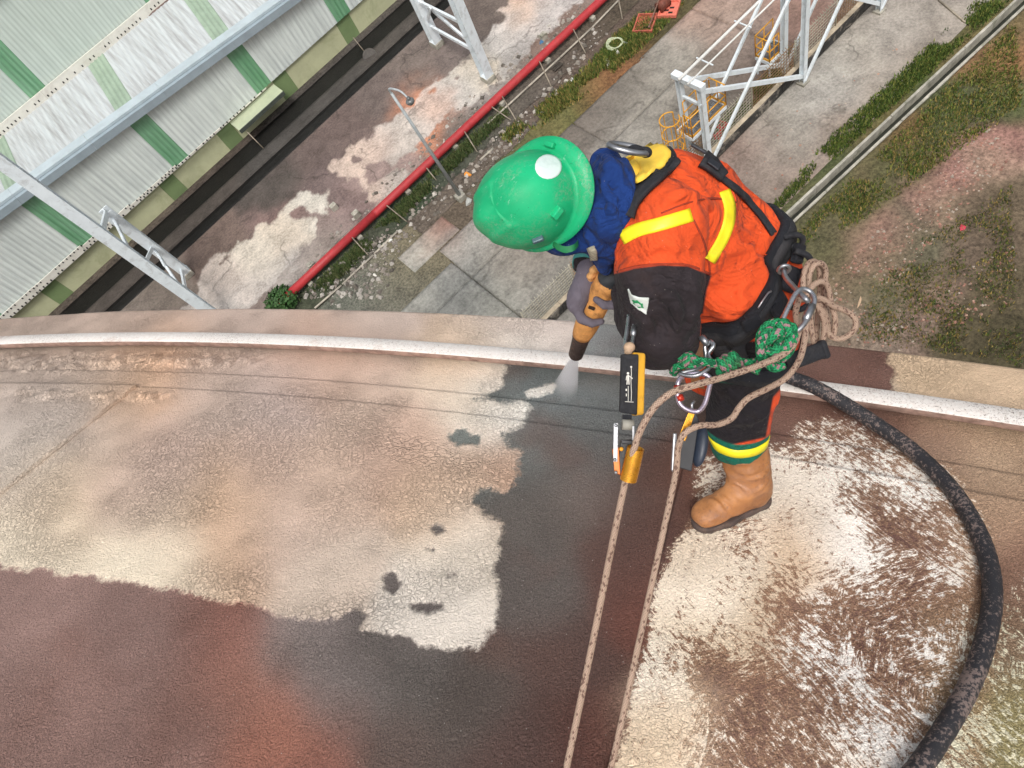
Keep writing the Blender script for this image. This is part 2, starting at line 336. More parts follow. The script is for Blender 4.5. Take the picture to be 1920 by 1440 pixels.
def roof_attrs(me, P, right=False):
    px = projs(P)
    mot = 0.90+0.22*np.clip((fbm(P, 5, 4, 31)-0.3)/0.4, 0, 1); mot2 = 0.93+0.12*np.clip((fbm(P, 9, 4, 37)-0.3)/0.4, 0, 1)
    wob = np.stack([fbm(P, 4, 3, 51)-0.5, fbm(P, 4, 3, 61)-0.5], 1)*55
    rust = np.clip((fbm(P, 3.0, 4, 41)-0.52)/0.16, 0, 1)*0.35
    cb = rbf(px+wob, BASEC, 50); g = cb.mean(1)[:, None]; cb = (g+(cb-g)*0.64)*1.32*np.array([1.03, 1.0, 0.94])
    cb = (cb*(1-rust[:, None])+lin((112, 76, 64))*rust[:, None])*mot[:, None]
    cc = rbf(px+wob, CRUSTC, 50); g = cc.mean(1)[:, None]; wb = 0.40*np.clip((0.62-g)/0.3, 0, 1); cc = ((g+(cc-g)*0.88)*(1-wb)+lin((212, 190, 170))*wb)*mot2[:, None]*1.20
    m = sdpoly(px, CRUST)/20.0
    for h in HOLES: m = np.minimum(m, -(sdpoly(px, h)-3.0)/15.0)
    m = np.maximum(m, sdpoly(px, ISLAND)/9.0); m = np.maximum(m, sdpoly(px, OUTR)/16.0)
    wh = sdpoly(px, WHITE); wh = np.where(wh < 0, wh/22.0, wh/60.0)
    wh = np.maximum(wh, sdpoly(px, WHITE2)/40.0-0.2)
    m = np.clip(m, -1.6, 1.6)+(fbm(P, 12, 4, 3)-0.5)*1.9
    if right: m = np.where(px[:, 0] > 1150, np.minimum(m, -1.5), m)
    b1 = fbm(P, 2.0, 4, 71); b2 = fbm(P, 6.5, 4, 77)
    wh = np.clip(wh, -2.0, 0.16)+(b2-0.5)*1.7+np.clip((b1-0.52)*2.4, -0.35, 0.3)
    lft = np.clip(1-np.abs(sdpoly(px, [(1305, 960), (1262, 1040), (1232, 1130), (1165, 1412), (1100, 1700), (1190, 1700), (1262, 1412), (1320, 1130), (1340, 1010)])/45.0-0.3), 0, 1)*(px[:, 1] > 940); wh = wh+lft*0.45
    rip = np.clip(sdpoly(px, RIPPLE)/25.0, 0, 1)
    lm = np.clip(np.maximum(sdpoly(px, LUMPS)/18.0, sdpoly(px, LUMPS2)/10.0), 0, 1)
    set_attr(me, 'cb', cb); set_attr(me, 'cc', cc); set_attr(me, 'crust', m); set_attr(me, 'paint', wh); set_attr(me, 'ripple', rip)
    set_attr(me, 'tanw', np.clip(sdpoly(px, WHITE)/30.0+0.6, 0, 1))
    set_attr(me, 'stroke', np.clip((fbm(P, 4.5, 2, 91)-0.46)/0.08, 0, 1)); set_attr(me, 'stroke2', np.clip((fbm(P, 5.5, 2, 97)-0.47)/0.08, 0, 1)); set_attr(me, 'crackle', np.clip((fbm(P, 3.0, 3, 83)-0.38)/0.24, 0, 1))
    # relief: crust stands a few millimetres proud, dried lumps under the rail
    f = np.clip(m*2.5+0.5, 0, 1)
    dz = f*0.004+f*(fbm(P, 45, 2, 11)-0.5)*0.004
    q = P.copy(); q = q@np.stack([[0.738, -0.675, 0], [0.675, 0.738, 0], [0, 0, 1]], 0); q[:, 0] *= 0.35; ln = fbm(q, 16, 4, 5)
    dz += lm*(0.075*np.clip(np.abs(ln-0.5)*2.6, 0, 1)**0.7-0.020)
    dz += (fbm(P, 2.2, 2, 21)-0.5)*0.010
    return dz
def roof_material():
    t = NT('weathered_roof_steel'); cb = t.attr('cb'); cc = t.attr('cc'); m = t.attr('crust', 'Fac'); wp = t.attr('paint', 'Fac'); rp = t.attr('ripple', 'Fac')
    co = t.co(); n2 = t.noise(50, 4, 0.75); n3 = t.noise(240, 2, 0.7)
    mm = t.math('ADD', m, t.math('MULTIPLY', t.math('SUBTRACT', n2, 0.5), 1.5))
    fc = t.ramp(mm, -0.34, 0.38)
    # white paint: brushed and scraped in several directions
    dirs = [t.noise(1.0, 5, 0.74, vec=t.scalev(co, sx, sy, sx, (0, 0, rz)), dist=1.6) for rz, sx, sy in ((0.2, 14, 70), (1.5, 12, 60), (-0.65, 15, 78))]
    scr = t.mix(t.attr('stroke', 'Fac'), t.mix(t.attr('stroke2', 'Fac'), dirs[0], dirs[2]), dirs[1])
    wm = t.math('ADD', wp, t.math('MULTIPLY', t.math('SUBTRACT', n2, 0.5), 3.2))
    wm = t.math('ADD', wm, t.math('MULTIPLY', t.math('SUBTRACT', scr, 0.50), 3.8))
    wm = t.math('ADD', wm, t.math('MULTIPLY', t.math('SUBTRACT', n3, 0.5), 0.9))
    fw = t.ramp(wm, -0.10, 0.45); ft = t.ramp(wm, -0.75, -0.15)
    f = t.math('MAXIMUM', fc, fw)
    def mul(c, k):
        x = t.n('ShaderNodeVectorMath', operation='SCALE'); t.l(c, x.inputs[0]); t.setin(x, 'Scale', k); return x.outputs[0]
    cbm = mul(t.mix(t.math('MULTIPLY', t.math('MULTIPLY', ft, t.attr('tanw', 'Fac')), 0.45), cb, tuple(lin((188, 150, 116)))), t.ramp(n3, 0.28, 0.72, 0.62, 1.34))
    grit = t.math('LESS_THAN', t.voro(30), 0.05)
    cbm = t.mix(t.math('MULTIPLY', grit, 0.6), cbm, (0.55, 0.52, 0.48))
    # cracks and wrinkles in the dried crust
    dv = t.n('ShaderNodeVectorMath', operation='ADD'); t.l(co, dv.inputs[0])
    nz = t.n('ShaderNodeTexNoise'); nz.inputs['Scale'].default_value = 30; nz.inputs['Detail'].default_value = 2; t.l(co, nz.inputs['Vector'])
    sc = t.n('ShaderNodeVectorMath', operation='SCALE'); t.l(nz.outputs['Color'], sc.inputs[0]); sc.inputs['Scale'].default_value = 0.06; t.l(sc.outputs[0], dv.inputs[1])
    crk = t.ramp(t.voro(58, 'DISTANCE_TO_EDGE', dv.outputs[0]), 0.0, 0.10)
    rpl = t.ramp(t.voro(1.0, 'DISTANCE_TO_EDGE', t.scalev(dv.outputs[0], 22, 60, 22, (0, 0, 0.85))), 0.0, 0.16)
    line = t.math('SUBTRACT', 1.0, t.math('MULTIPLY', t.math('SUBTRACT', 1.0, crk), t.attr('crackle', 'Fac')))
    line = t.math('MINIMUM', line, t.math('SUBTRACT', 1.0, t.math('MULTIPLY', t.math('SUBTRACT', 1.0, rpl), rp)))
    ccm = mul(cc, t.ramp(n3, 0.2, 0.8, 0.84, 1.12))
    ccm = t.mix(t.math('MULTIPLY', t.math('SUBTRACT', 1.0, line), 0.24), ccm, mul(cc, 0.5))
    col = t.mix(f, cbm, ccm)
    cm = t.ramp(m, -0.3, 0.3, 0.3, 1.0)
    hgt = t.math('ADD', t.math('MULTIPLY', t.math('MULTIPLY', line, 1.15), cm), t.math('MULTIPLY', t.noise(75, 3, 0.65, dist=1.2), 1.4))
    nrm = t.bump(hgt, 0.006, 1.0)
    return t.fin(col, t.math('ADD', 0.62, t.math('MULTIPLY', f, 0.25)), 0.0, nrm, 0.3)
ROOF = roof_material()
R1 = 0.5*(polar(S(250, 703))[0]+polar(S(900, 740))[0])
def azline(pa, pb):
    (ra, ta), (rb, tb) = polar(S(*pa)), polar(S(*pb)); k = (tb-ta)/(rb-ra); return lambda R: ta+k*(R-ra)
seam_a = azline((1290, 850), (1150, 1412)); seam_b = azline((240, 745), (0, 935))
A_LO, A_HI = math.radians(35.0), math.radians(57.5)
def plate(name, Ra, Rb, fa, fb, lift, res=0.0105, label=None, right=False):
    nR = int((Rb-Ra)/res)+1; R = np.linspace(Ra, Rb, nR)
    a0 = np.array([fa(r) for r in R]); a1 = np.array([fb(r) for r in R])
    nA = int((a1-a0).max()*Rb/res)+1; s = np.linspace(0, 1, nA)
    az = a0[:, None]+(a1-a0)[:, None]*s[None]; P = cone(R[:, None]*np.ones_like(az), az, lift)
    # skirt: the plate's own thickness, turned down at the rim
    P = np.concatenate([P[:1], P, P[-1:]], 0); P = np.concatenate([P[:, :1], P, P[:, -1:]], 1)
    me_V = P.reshape(-1, 3)
    me = grid_mesh(name, P); dz = roof_attrs(me, me_V, right).reshape(P.shape[:2])
    # weld bead / lap along the rims
    k = np.zeros_like(dz); k[1:-1, 1:-1] = 1; dz[0, :] -= 0.03; dz[-1, :] -= 0.03; dz[:, 0] -= 0.03; dz[:, -1] -= 0.03
    P[:, :, 2] += dz; me.vertices.foreach_set('co', P.ravel()); me.update()
    o = link(name, me, ROOF, silo)
    if label: o['label'] = label
    return o
c_lo = lambda r: A_LO; c_hi = lambda r: A_HI
plate('roof_plate', R1-0.01, RE, c_lo, c_hi, 0.0, 0.0115, 'outermost ring of the roof outside and under the kerb rail')
plate('roof_plate', R2-0.01, R1+0.012, c_lo, c_hi, 0.007, 0.0115, 'narrow ring of roof plate just inside the kerb rail')
plate('roof_plate', 24.0, R2+0.012, seam_a, seam_b, 0.013, 0.0115, 'roof plate half cleaned, cream crust breaking off grey brown steel')
plate('roof_plate', 24.0, R2+0.014, seam_b, c_hi, 0.034, 0.0130, 'pale grey crusted roof plate at the left')
plate('roof_plate', 24.0, R2+0.014, c_lo, seam_a, 0.025, 0.0115, 'roof plate with scraped white paint under the boot', right=True)
# the rest of the cone and the shell below it
def coarse(name, Ra, Rb, a0, a1, n, lift):
    az = np.linspace(a0, a1, n); R = np.linspace(Ra, Rb, 6)
    P = cone(R[:, None]*np.ones((6, n)), np.ones((6, 1))*az[None], lift); me = grid_mesh(name, P)
    dz = roof_attrs(me, P.reshape(-1, 3)); return link(name, me, ROOF, silo)
coarse('roof_plate', 0.0, 24.01, 0, 2*math.pi, 241, 0.004)
coarse('roof_plate', 24.0, RE, A_HI, A_LO+2*math.pi, 181, 0.0)
shell_mat = mat('silo_shell_steel', (150, 128, 116), 0.7, 0, 0.2, 1.2, 0.004, 20, (112, 82, 70), 0.7, 0.6)
az = np.linspace(0, 2*math.pi, 241); Pz = np.array([0, AZ-TS*RE-0.02])
P = np.stack([np.stack([AX+(RE-0.02)*np.cos(az), AY+(RE-0.02)*np.sin(az), np.full_like(az, z)], -1) for z in (0, 6, 12, 18, AZ-TS*RE-0.012)], 0)
link('shell_wall', grid_mesh('shell_wall', P), shell_mat, silo)
# kerb rail: a square bar ring on short posts
def rail_material():
    t = NT('chipped_white_rail_paint'); n = t.noise(60, 6, 0.7); big = t.noise(1.3, 4, 0.6)
    v = t.noise(150, 5, 0.75); chip = t.ramp(t.math('ADD', v, t.math('MULTIPLY', t.math('SUBTRACT', big, 0.5), 0.30)), 0.60, 0.66)
    g = t.n('ShaderNodeNewGeometry'); sep = t.n('ShaderNodeSeparateXYZ'); t.l(g.outputs['Normal'], sep.inputs[0])
    c = t.mix(t.ramp(n, 0.3, 0.7), (0.70, 0.64, 0.59), (0.80, 0.77, 0.73))
    c = t.mix(t.math('MULTIPLY', t.ramp(t.noise(4, 6, 0.7), 0.55, 0.75), 0.55), c, (0.42, 0.27, 0.20))
    c = t.mix(chip, c, (0.18, 0.11, 0.085)); return t.fin(c, 0.6, 0, t.bump(t.math('SUBTRACT', n, chip), 0.0015))
RAILM = rail_material(); RAILD = mat('rail_side_brown', (150, 124, 112), 0.8, 0, 0.3, 20, 0.002, 120, (96, 72, 62), 0.6, 9)  # bar sides, underside and posts a darker brown than the white top
n = 1441; az = np.linspace(0, 2*math.pi, n); rw, rh, rb = 0.086, 0.052, 0.052
sec = [(-rw/2, rb), (-rw/2, rb+rh-0.005), (-rw/2+0.005, rb+rh), (rw/2-0.005, rb+rh), (rw/2, rb+rh-0.005), (rw/2, rb), (-rw/2, rb)]
SR, SZ = math.cos(SLOPE), math.sin(SLOPE)
P = np.stack([cone(RR+0.012+a, az, b) for a, b in sec], 0)
rl = link('kerb_rail', grid_mesh('kerb_rail', P, False), [RAILM, RAILD], silo)
mi = np.zeros((len(sec)-1, n-1), int); mi[0] = 1; mi[-1] = 1; mi[-2] = 1; mi[0] = 1; rl.data.polygons.foreach_set('material_index', mi.ravel()); rl['label'] = 'chipped white square bar running round the roof edge'
p0 = polar(S(262, 655))[1]; p1 = polar(S(545, 660))[1]; step = abs(p0-p1)
a = p0+2*step
while a > p0-9*step:
    c = cone(RR+0.012, a, 0.0); e = np.array([math.cos(a), math.sin(a), 0]); tt = np.array([-e[1], e[0], 0]); dn = e*SR-ZZ*SZ
    mb = MB(); mb.box(c+ZZ*0.022, tt*0.020, dn*0.022, ZZ*0.036); mb.box(c+ZZ*0.004, tt*0.03, dn*0.03, ZZ*0.005)
    mb.build('post', RAILD, rl, bevel=0.003); a -= step
# ================================================================== the yard below
def ground_material(name, crack=0.0, grain=14.0, bump=0.02, contrast=0.45, rough=0.9):
    t = NT(name); cb = t.attr('cb'); a = t.noise(grain, 5, 0.75); b = t.noise(1.1, 5, 0.7, dist=0.4)
    k = t.math('ADD', t.ramp(a, 0.25, 0.75, 1-contrast, 1+contrast), t.ramp(b, 0.3, 0.7, -0.22, 0.22))
    x = t.n('ShaderNodeVectorMath', operation='SCALE'); t.l(cb, x.inputs[0]); t.l(k, x.inputs['Scale']); col = x.outputs[0]; h = a
    if crack:
        wv = t.n('ShaderNodeVectorMath', operation='ADD'); t.l(t.co(), wv.inputs[0]); nz = t.n('ShaderNodeTexNoise'); nz.inputs['Scale'].default_value = 0.9; nz.inputs['Detail'].default_value = 5; t.l(t.co(), nz.inputs['Vector'])
        s2 = t.n('ShaderNodeVectorMath', operation='SCALE'); t.l(nz.outputs['Color'], s2.inputs[0]); s2.inputs['Scale'].default_value = 1.6; t.l(s2.outputs[0], wv.inputs[1])
        e = t.voro(crack, 'DISTANCE_TO_EDGE', wv.outputs[0]); ln = t.math('SUBTRACT', 1.0, t.ramp(e, 0.0, 0.016))
        ln = t.math('MULTIPLY', ln, t.ramp(t.noise(0.6, 3), 0.42, 0.58)); col = t.mix(t.math('MULTIPLY', ln, 0.42), col, (0.035, 0.03, 0.025)); h = t.math('SUBTRACT', a, ln)
    return t.fin(col, rough, 0, t.bump(h, bump), 0.25)
CONC = ground_material('stained_concrete', 0.22, 9.0, 0.012, 0.30)
SLABM = ground_material('slab_concrete', 0.16, 7.0, 0.010, 0.30, 0.8)
SOIL = ground_material('soil_and_moss', 0.0, 7.0, 0.05, 0.55, 0.95)
GSAT, GDARK = 0.85, 0.80
def sheet(name, fa, fb, u0, u1, z, pts, m, res=0.13, sig=45, bumpy=0.0, label=None, wobble=0.0, pale=None):
    nu = int((u1-u0)/res)+1; u = np.linspace(u0, u1, nu); va = np.array([fa(q) for q in u]); vb = np.array([fb(q) for q in u])
    if wobble:
        zz = np.zeros_like(u); va = va+(fbm(np.stack([u, zz, zz], 1), 0.9, 4, 5)-0.5)*wobble; vb = vb+(fbm(np.stack([u, zz+9, zz], 1), 0.9, 4, 8)-0.5)*wobble
    nv = max(int((vb-va).max()/res)+1, 3); s = np.linspace(0, 1, nv)
    V = va[:, None]+(vb-va)[:, None]*s[None]; P = u[:, None, None]*DU+V[..., None]*DV+np.array([0, 0, z])
    flat = P.reshape(-1, 3); px = projs(flat); wob = np.stack([fbm(flat, 0.7, 4, 15)-0.5, fbm(flat, 0.7, 4, 25)-0.5], 1)*60
    cb = rbf(px+wob, pts, sig)
    if pale is not None:
        sd = np.max([sdpoly(px, q) for q in pale[0]], 0)/9.0+(fbm(flat, 1.6, 5, 45)-0.5)*5.0; k = np.clip(sd*1.6+0.5, 0, 1)[:, None]; cb = cb*(1-k)+rbf(px+wob, pale[1], sig)*k
    g_ = cb.mean(1)[:, None]; cb = (g_+(cb-g_)*GSAT)*GDARK
    if bumpy: P[..., 2] += ((fbm(flat, 1.5, 4, 33)-0.5)*bumpy).reshape(P.shape[:2])
    P = np.concatenate([P[:1], P, P[-1:]], 0); P = np.concatenate([P[:, :1], P, P[:, -1:]], 1)
    for sl_ in ((0, slice(None)), (-1, slice(None)), (slice(None), 0), (slice(None), -1)): P[sl_][..., 2] = -0.72
    cb = cb.reshape(nu, nv, 3); cb = np.concatenate([cb[:1], cb, cb[-1:]], 0); cb = np.concatenate([cb[:, :1], cb, cb[:, -1:]], 1)
    me = grid_mesh(name, P); set_attr(me, 'cb', cb.reshape(-1, 3)); o = link(name, me, m); o['kind'] = 'structure'
    if label: o['label'] = label
    return o
gs = MB(); gs.add([(-900, -900, -0.7), (900, -900, -0.7), (900, 900, -0.7), (-900, 900, -0.7)], [(0, 1, 2, 3)])
gm = mat('far_ground_soil', (98, 84, 68), 0.95, 0, 0.3, 0.3, 0.03, 4, (70, 78, 48), 0.7, 0.08)
tag(gs.build('ground', gm), None, None, None, 'structure')
def vline(pa, pb):
    (ua, va), (ub, vb) = guv(*pa), guv(*pb); k = (vb-va)/(ub-ua); return lambda u: va+k*(u-ua)
WALLV = 36.5
yard_edge = vline((240, 570), (770, 78))
cst = lambda v: (lambda u: v)
def frac(k): return lambda u: WALLV+(yard_edge(u)-WALLV)*k
DARK = [(300, 420, (92, 82, 72)), (600, 140, (88, 82, 76)), (420, 330, (84, 74, 66))]
sheet('path', frac(0.12), cst(WALLV+0.3), -40, 45, 0.03, DARK, SOIL, 0.25, label='dark ledge of ground along the foot of the warehouse wall')
WETM = ground_material('wet_black_silt', 0, 7, 0.02, 0.5, 0.6)
WETD = [(300, 420, (26, 24, 22)), (600, 140, (34, 33, 31))]
sheet('drain_floor', frac(0.50), frac(0.12), -40, 45, -0.10, WETD, WETM, 0.25, label='black wet gutter beside the warehouse')
sheet('path', frac(0.74), frac(0.50), -40, 45, 0.0, [(300, 470, (84, 76, 70)), (600, 180, (82, 78, 74)), (720, 60, (88, 82, 76))], CONC, 0.2, label='grey strip of concrete between two black gutters')
sheet('drain_floor', frac(0.985), frac(0.74), -40, 45, -0.10, WETD, WETM, 0.25, label='second black gutter at the yard edge')
YARD = [(300, 540, (120, 108, 98)), (230, 590, (128, 116, 106)), (400, 470, (126, 106, 96)), (440, 530, (214, 196, 182)), (480, 480, (216, 204, 186)), (530, 430, (214, 198, 178)), (575, 385, (212, 204, 190)), (560, 420, (138, 110, 104)), (470, 540, (198, 188, 180)), (520, 510, (176, 168, 162)), (570, 470, (168, 158, 150)), (590, 440, (150, 132, 124)),
        (610, 350, (122, 104, 100)), (500, 330, (92, 84, 78)), (560, 290, (110, 94, 88)), (650, 320, (208, 184, 168)), (668, 300, (214, 190, 172)), (700, 285, (206, 178, 162)), (740, 250, (212, 200, 188)), (700, 240, (196, 182, 172)), (640, 240, (118, 100, 94)), (700, 170, (116, 102, 96)), (680, 370, (130, 106, 102)), (640, 400, (150, 128, 122)), (700, 340, (164, 140, 132)), (620, 470, (150, 136, 126)),
        (790, 220, (206, 198, 190)), (800, 190, (226, 158, 116)), (808, 200, (214, 142, 104)), (780, 180, (204, 200, 194)), (840, 150, (206, 200, 194)), (870, 130, (222, 206, 182)), (850, 180, (190, 186, 180)), (880, 190, (150, 142, 136)), (760, 290, (184, 172, 162)), (850, 90, (126, 112, 106)), (780, 110, (128, 114, 106)), (930, 60, (212, 204, 196)), (960, 30, (206, 196, 188)), (1000, 60, (196, 186, 180)), (1040, 30, (206, 198, 192)),
        (980, 100, (168, 162, 156)), (930, 130, (158, 150, 144)), (1050, 10, (188, 178, 172)), (900, 20, (120, 106, 98)), (970, 5, (210, 170, 140)), (1020, 70, (136, 112, 100)), (880, 220, (118, 108, 100)), (960, 140, (140, 128, 118)), (450, 585, (200, 192, 184)), (380, 590, (176, 166, 158))]
PALE = [[(390, 490), (430, 480), (470, 440), (520, 400), (575, 358), (612, 365), (604, 392), (562, 382), (536, 400), (545, 420), (590, 412), (602, 430), (575, 460), (545, 500), (505, 532), (470, 570), (420, 600), (330, 600), (360, 560)],
        [(622, 302), (650, 288), (688, 320), (682, 340), (650, 348), (628, 332)],
        [(652, 282), (690, 248), (740, 215), (800, 170), (850, 140), (900, 90), (935, 40), (960, -10), (1100, -10), (1060, 36), (1000, 88), (940, 140), (880, 190), (820, 240), (770, 290), (735, 312), (700, 302), (682, 306)],
        [(690, 350), (745, 318), (760, 330), (705, 385), (680, 380)]]
YD = [p for p in YARD if sum(p[2]) < 480]; YP = [p for p in YARD if sum(p[2]) >= 480]
sheet('concrete_yard', cst(25.9), yard_edge, -14, 32, 0.0, YD, CONC, 0.085, 26, 0.0, 'concrete yard blotched with pale dried slurry', 0.0, (PALE, YP))
LANE = [(560, 560, (74, 84, 62)), (640, 500, (66, 78, 58)), (700, 440, (70, 80, 62)), (760, 390, (68, 80, 60)), (850, 300, (72, 84, 66)), (930, 230, (96, 96, 82)), (1000, 150, (104, 98, 88)), (1080, 70, (98, 88, 76)), (620, 590, (92, 88, 74)), (700, 490, (100, 92, 80)), (880, 320, (92, 86, 76)), (960, 210, (104, 92, 84)), (1040, 130, (108, 94, 84)), (1110, 40, (104, 90, 78)), (1150, 20, (92, 82, 66))]
sheet('pipe_lane', cst(24.0), cst(25.9), -40, 45, -0.03, LANE, SOIL, 0.13, 40, 0.10, 'mossy strip of soil under the red pipe')
sheet('path', cst(22.9), cst(24.0), 5.4, 45, -0.02, [(880, 330, (110, 98, 86)), (960, 230, (112, 98, 86)), (1050, 140, (110, 94, 82)), (1120, 60, (104, 88, 76))], SOIL, 0.13, 50, 0.04, 'bare brown soil path beside the pipe', 0.5)
VERGE = [(940, 270, (96, 100, 62)), (1000, 220, (122, 112, 66)), (1060, 180, (104, 108, 58)), (1100, 140, (120, 104, 62)), (1140, 100, (72, 84, 48)), (1160, 60, (78, 82, 52)), (1130, 150, (158, 98, 60)), (1170, 120, (164, 100, 62)), (1200, 60, (84, 78, 50)), (1260, 20, (96, 88, 56)), (900, 300, (92, 88, 70)), (860, 360, (112, 98, 82))]
sheet('verge', cst(21.5), cst(22.95), 6.6, 45, -0.01, VERGE, SOIL, 0.11, 35, 0.08, 'grassy verge with rusty soil between path and slabs', 0.45)
GRAV = [(600, 590, (120, 122, 108)), (660, 540, (118, 120, 108)), (700, 500, (122, 122, 108)), (740, 470, (128, 120, 92)), (760, 440, (138, 124, 96)), (560, 590, (100, 106, 88)), (800, 400, (118, 110, 92)), (830, 360, (112, 104, 90)), (720, 540, (126, 122, 106))]
sheet('gravel_strip', cst(20.6), cst(24.0), -40, 5.4, -0.02, GRAV, ground_material('loose_gravel', 0, 10, 0.05, 0.6), 0.13, 45, 0.05, 'grey gravel strip below the pipe')
sheet('gravel_strip', cst(21.5), cst(23.0), 5.4, 6.7, -0.02, [(840, 370, (122, 106, 88)), (870, 350, (110, 100, 84))], SOIL, 0.13, 45, 0.05)
# concrete slabs with open joints, each its own slab
SLABC = [(770, 440, (178, 172, 160)), (820, 415, (150, 92, 72)), (800, 430, (176, 160, 144)), (850, 460, (168, 166, 158)), (900, 440, (172, 168, 158)), (780, 540, (164, 162, 152)), (720, 580, (160, 158, 148)), (860, 560, (134, 134, 128)), (890, 545, (112, 114, 112)), (950, 490, (150, 142, 130)), (1000, 470, (148, 138, 126)), (930, 560, (168, 166, 154)), (1020, 570, (158, 152, 142)), (1080, 540, (150, 146, 136)),
         (1000, 270, (128, 118, 106)), (1100, 230, (122, 112, 102)), (1160, 190, (120, 112, 102)), (1200, 220, (160, 154, 142)), (1230, 170, (166, 160, 148)), (1250, 110, (164, 158, 146)), (1290, 70, (168, 160, 148)), (1320, 30, (164, 140, 124)), (1290, 10, (176, 136, 116)), (1360, 10, (186, 156, 138)), (1400, 60, (164, 148, 136)), (1380, 90, (134, 116, 104)), (1440, 120, (126, 108, 96)), (1460, 40, (168, 132, 116)), (1250, 230, (150, 142, 130)), (1300, 220, (142, 132, 120)), (1200, 140, (130, 120, 108)), (1330, 130, (132, 120, 108)), (1180, 260, (162, 156, 146))]
us = [-11, -3.0, 5.25, 13.42, 21.1, 29, 37]; vs = [15.3, 19.3, 21.55]
for i in range(len(us)-1):
    for j in range(2):
        vb = vs[j+1] if not (j == 1 and us[i] < 5) else 20.65
        o = sheet('concrete_slab', cst(vs[j]+0.035), cst(vb-0.035), us[i]+0.035, us[i+1]-0.035, 0.0+0.012*((i*7+j*3) % 3), SLABC, SLABM, 0.14, 34)
sheet('concrete_slab', cst(21.62), cst(22.85), 3.9, 6.55, 0.03, SLABC, SLABM, 0.1, 22, label='small pale slab with a rusty stain')
ROADC = [(1080, 580, (150, 146, 138)), (1420, 330, (150, 138, 126)), (1380, 360, (132, 116, 106)), (1460, 260, (166, 160, 148)), (1520, 200, (168, 162, 150)), (1560, 240, (152, 134, 120)), (1560, 140, (170, 164, 152)), (1620, 100, (172, 164, 152)), (1640, 180, (164, 150, 136)), (1700, 60, (170, 162, 152)), (1600, 270, (156, 138, 122)), (1500, 330, (152, 132, 118)), (1740, 120, (150, 134, 118)), (1440, 385, (138, 122, 108)), (1400, 290, (150, 122, 110)), (1750, 20, (164, 154, 142)), (1540, 170, (182, 178, 172))]
road_e = vline((1462, 395), (1800, 60)); drain_c = vline((1465, 424), (1905, 14))
sheet('road', road_e, cst(15.0), 4, 45, 0.0, ROADC, CONC, 0.13, 40, 0, 'worn grey concrete road with long cracks', 0.15)
FIELD = [(1480, 370, (82, 92, 52)), (1560, 300, (74, 88, 48)), (1640, 210, (86, 96, 54)), (1700, 150, (82, 94, 50)), (1760, 90, (92, 98, 56)), (1830, 30, (96, 104, 56)),
         (1540, 400, (112, 104, 72)), (1600, 340, (122, 108, 76)), (1680, 270, (112, 104, 68)), (1680, 230, (140, 106, 66)), (1760, 210, (92, 96, 58)), (1840, 200, (88, 94, 60)), (1880, 100, (160, 112, 70)), (1870, 60, (124, 108, 72)), (1740, 300, (96, 94, 60)), (1830, 110, (140, 106, 68)), (1880, 160, (98, 104, 62)),
         (1600, 470, (160, 124, 106)), (1660, 420, (164, 124, 108)), (1720, 370, (162, 122, 108)), (1780, 320, (168, 122, 110)), (1850, 260, (164, 118, 106)), (1840, 300, (170, 140, 118)), (1640, 480, (136, 118, 92)), (1700, 440, (130, 114, 90)), (1760, 400, (150, 128, 104)), (1560, 540, (134, 114, 88)), (1620, 540, (118, 108, 78)), (1560, 470, (104, 100, 66)), (1640, 360, (100, 98, 60)), (1700, 320, (98, 98, 60)), (1580, 380, (98, 98, 62)),
         (1800, 400, (112, 96, 76)), (1850, 430, (108, 92, 74)), (1900, 380, (116, 100, 78)), (1800, 480, (120, 102, 84)), (1700, 520, (134, 114, 92)), (1750, 560, (138, 114, 96)), (1800, 620, (96, 86, 62)), (1870, 560, (104, 92, 68)), (1880, 650, (88, 80, 56)), (1700, 600, (146, 122, 106)), (1650, 620, (152, 132, 114)), (1620, 570, (126, 112, 92)), (1660, 570, (100, 100, 70)), (1580, 600, (148, 128, 108)), (1720, 480, (104, 102, 78)), (1690, 410, (98, 98, 76)), (1500, 440, (104, 100, 68))]
sheet('verge', lambda u: drain_c(u)+0.27, road_e, 4, 45, 0.0, FIELD, SOIL, 0.11, 34, 0.06, 'green strip of grass between road and concrete drain')
sheet('field', cst(-14), lambda u: drain_c(u)-0.27, 4, 45, 0.0, FIELD, SOIL, 0.11, 24, 0.10, 'rough field of moss, thin grass and pink rubble')
# open concrete drain
dr = tag(empty('drain_channel', Q(20, drain_c(20))), 'narrow concrete drain channel running straight past the field', 'drain')
dconc = mat('drain_concrete', (168, 164, 152), 0.9, 0, 0.3, 2.0, 0.006, 30, (84, 88, 64), 0.6, 1.5); dwet = mat('drain_wet_floor', (44, 46, 38), 0.5, 0, 0.4, 2.0, 0.004, 20)
for u0 in range(4, 44, 4):
    for s, tk in ((1, 0.05), (-1, 0.05)):
        mb = MB(); a = Q(u0+0.015, drain_c(u0)+s*0.215, -0.17); b = Q(u0+3.985, drain_c(u0+4)+s*0.215, -0.17); mb.bar(a, b, 0.10, 0.44+0.02*((u0//4) % 2)); mb.build('drain_wall', dconc, dr, bevel=0.012)
mb = MB(); mb.bar(Q(4, drain_c(4), -0.42), Q(44, drain_c(44), -0.42), 0.33, 0.10); mb.build('drain_floor', dwet, dr)
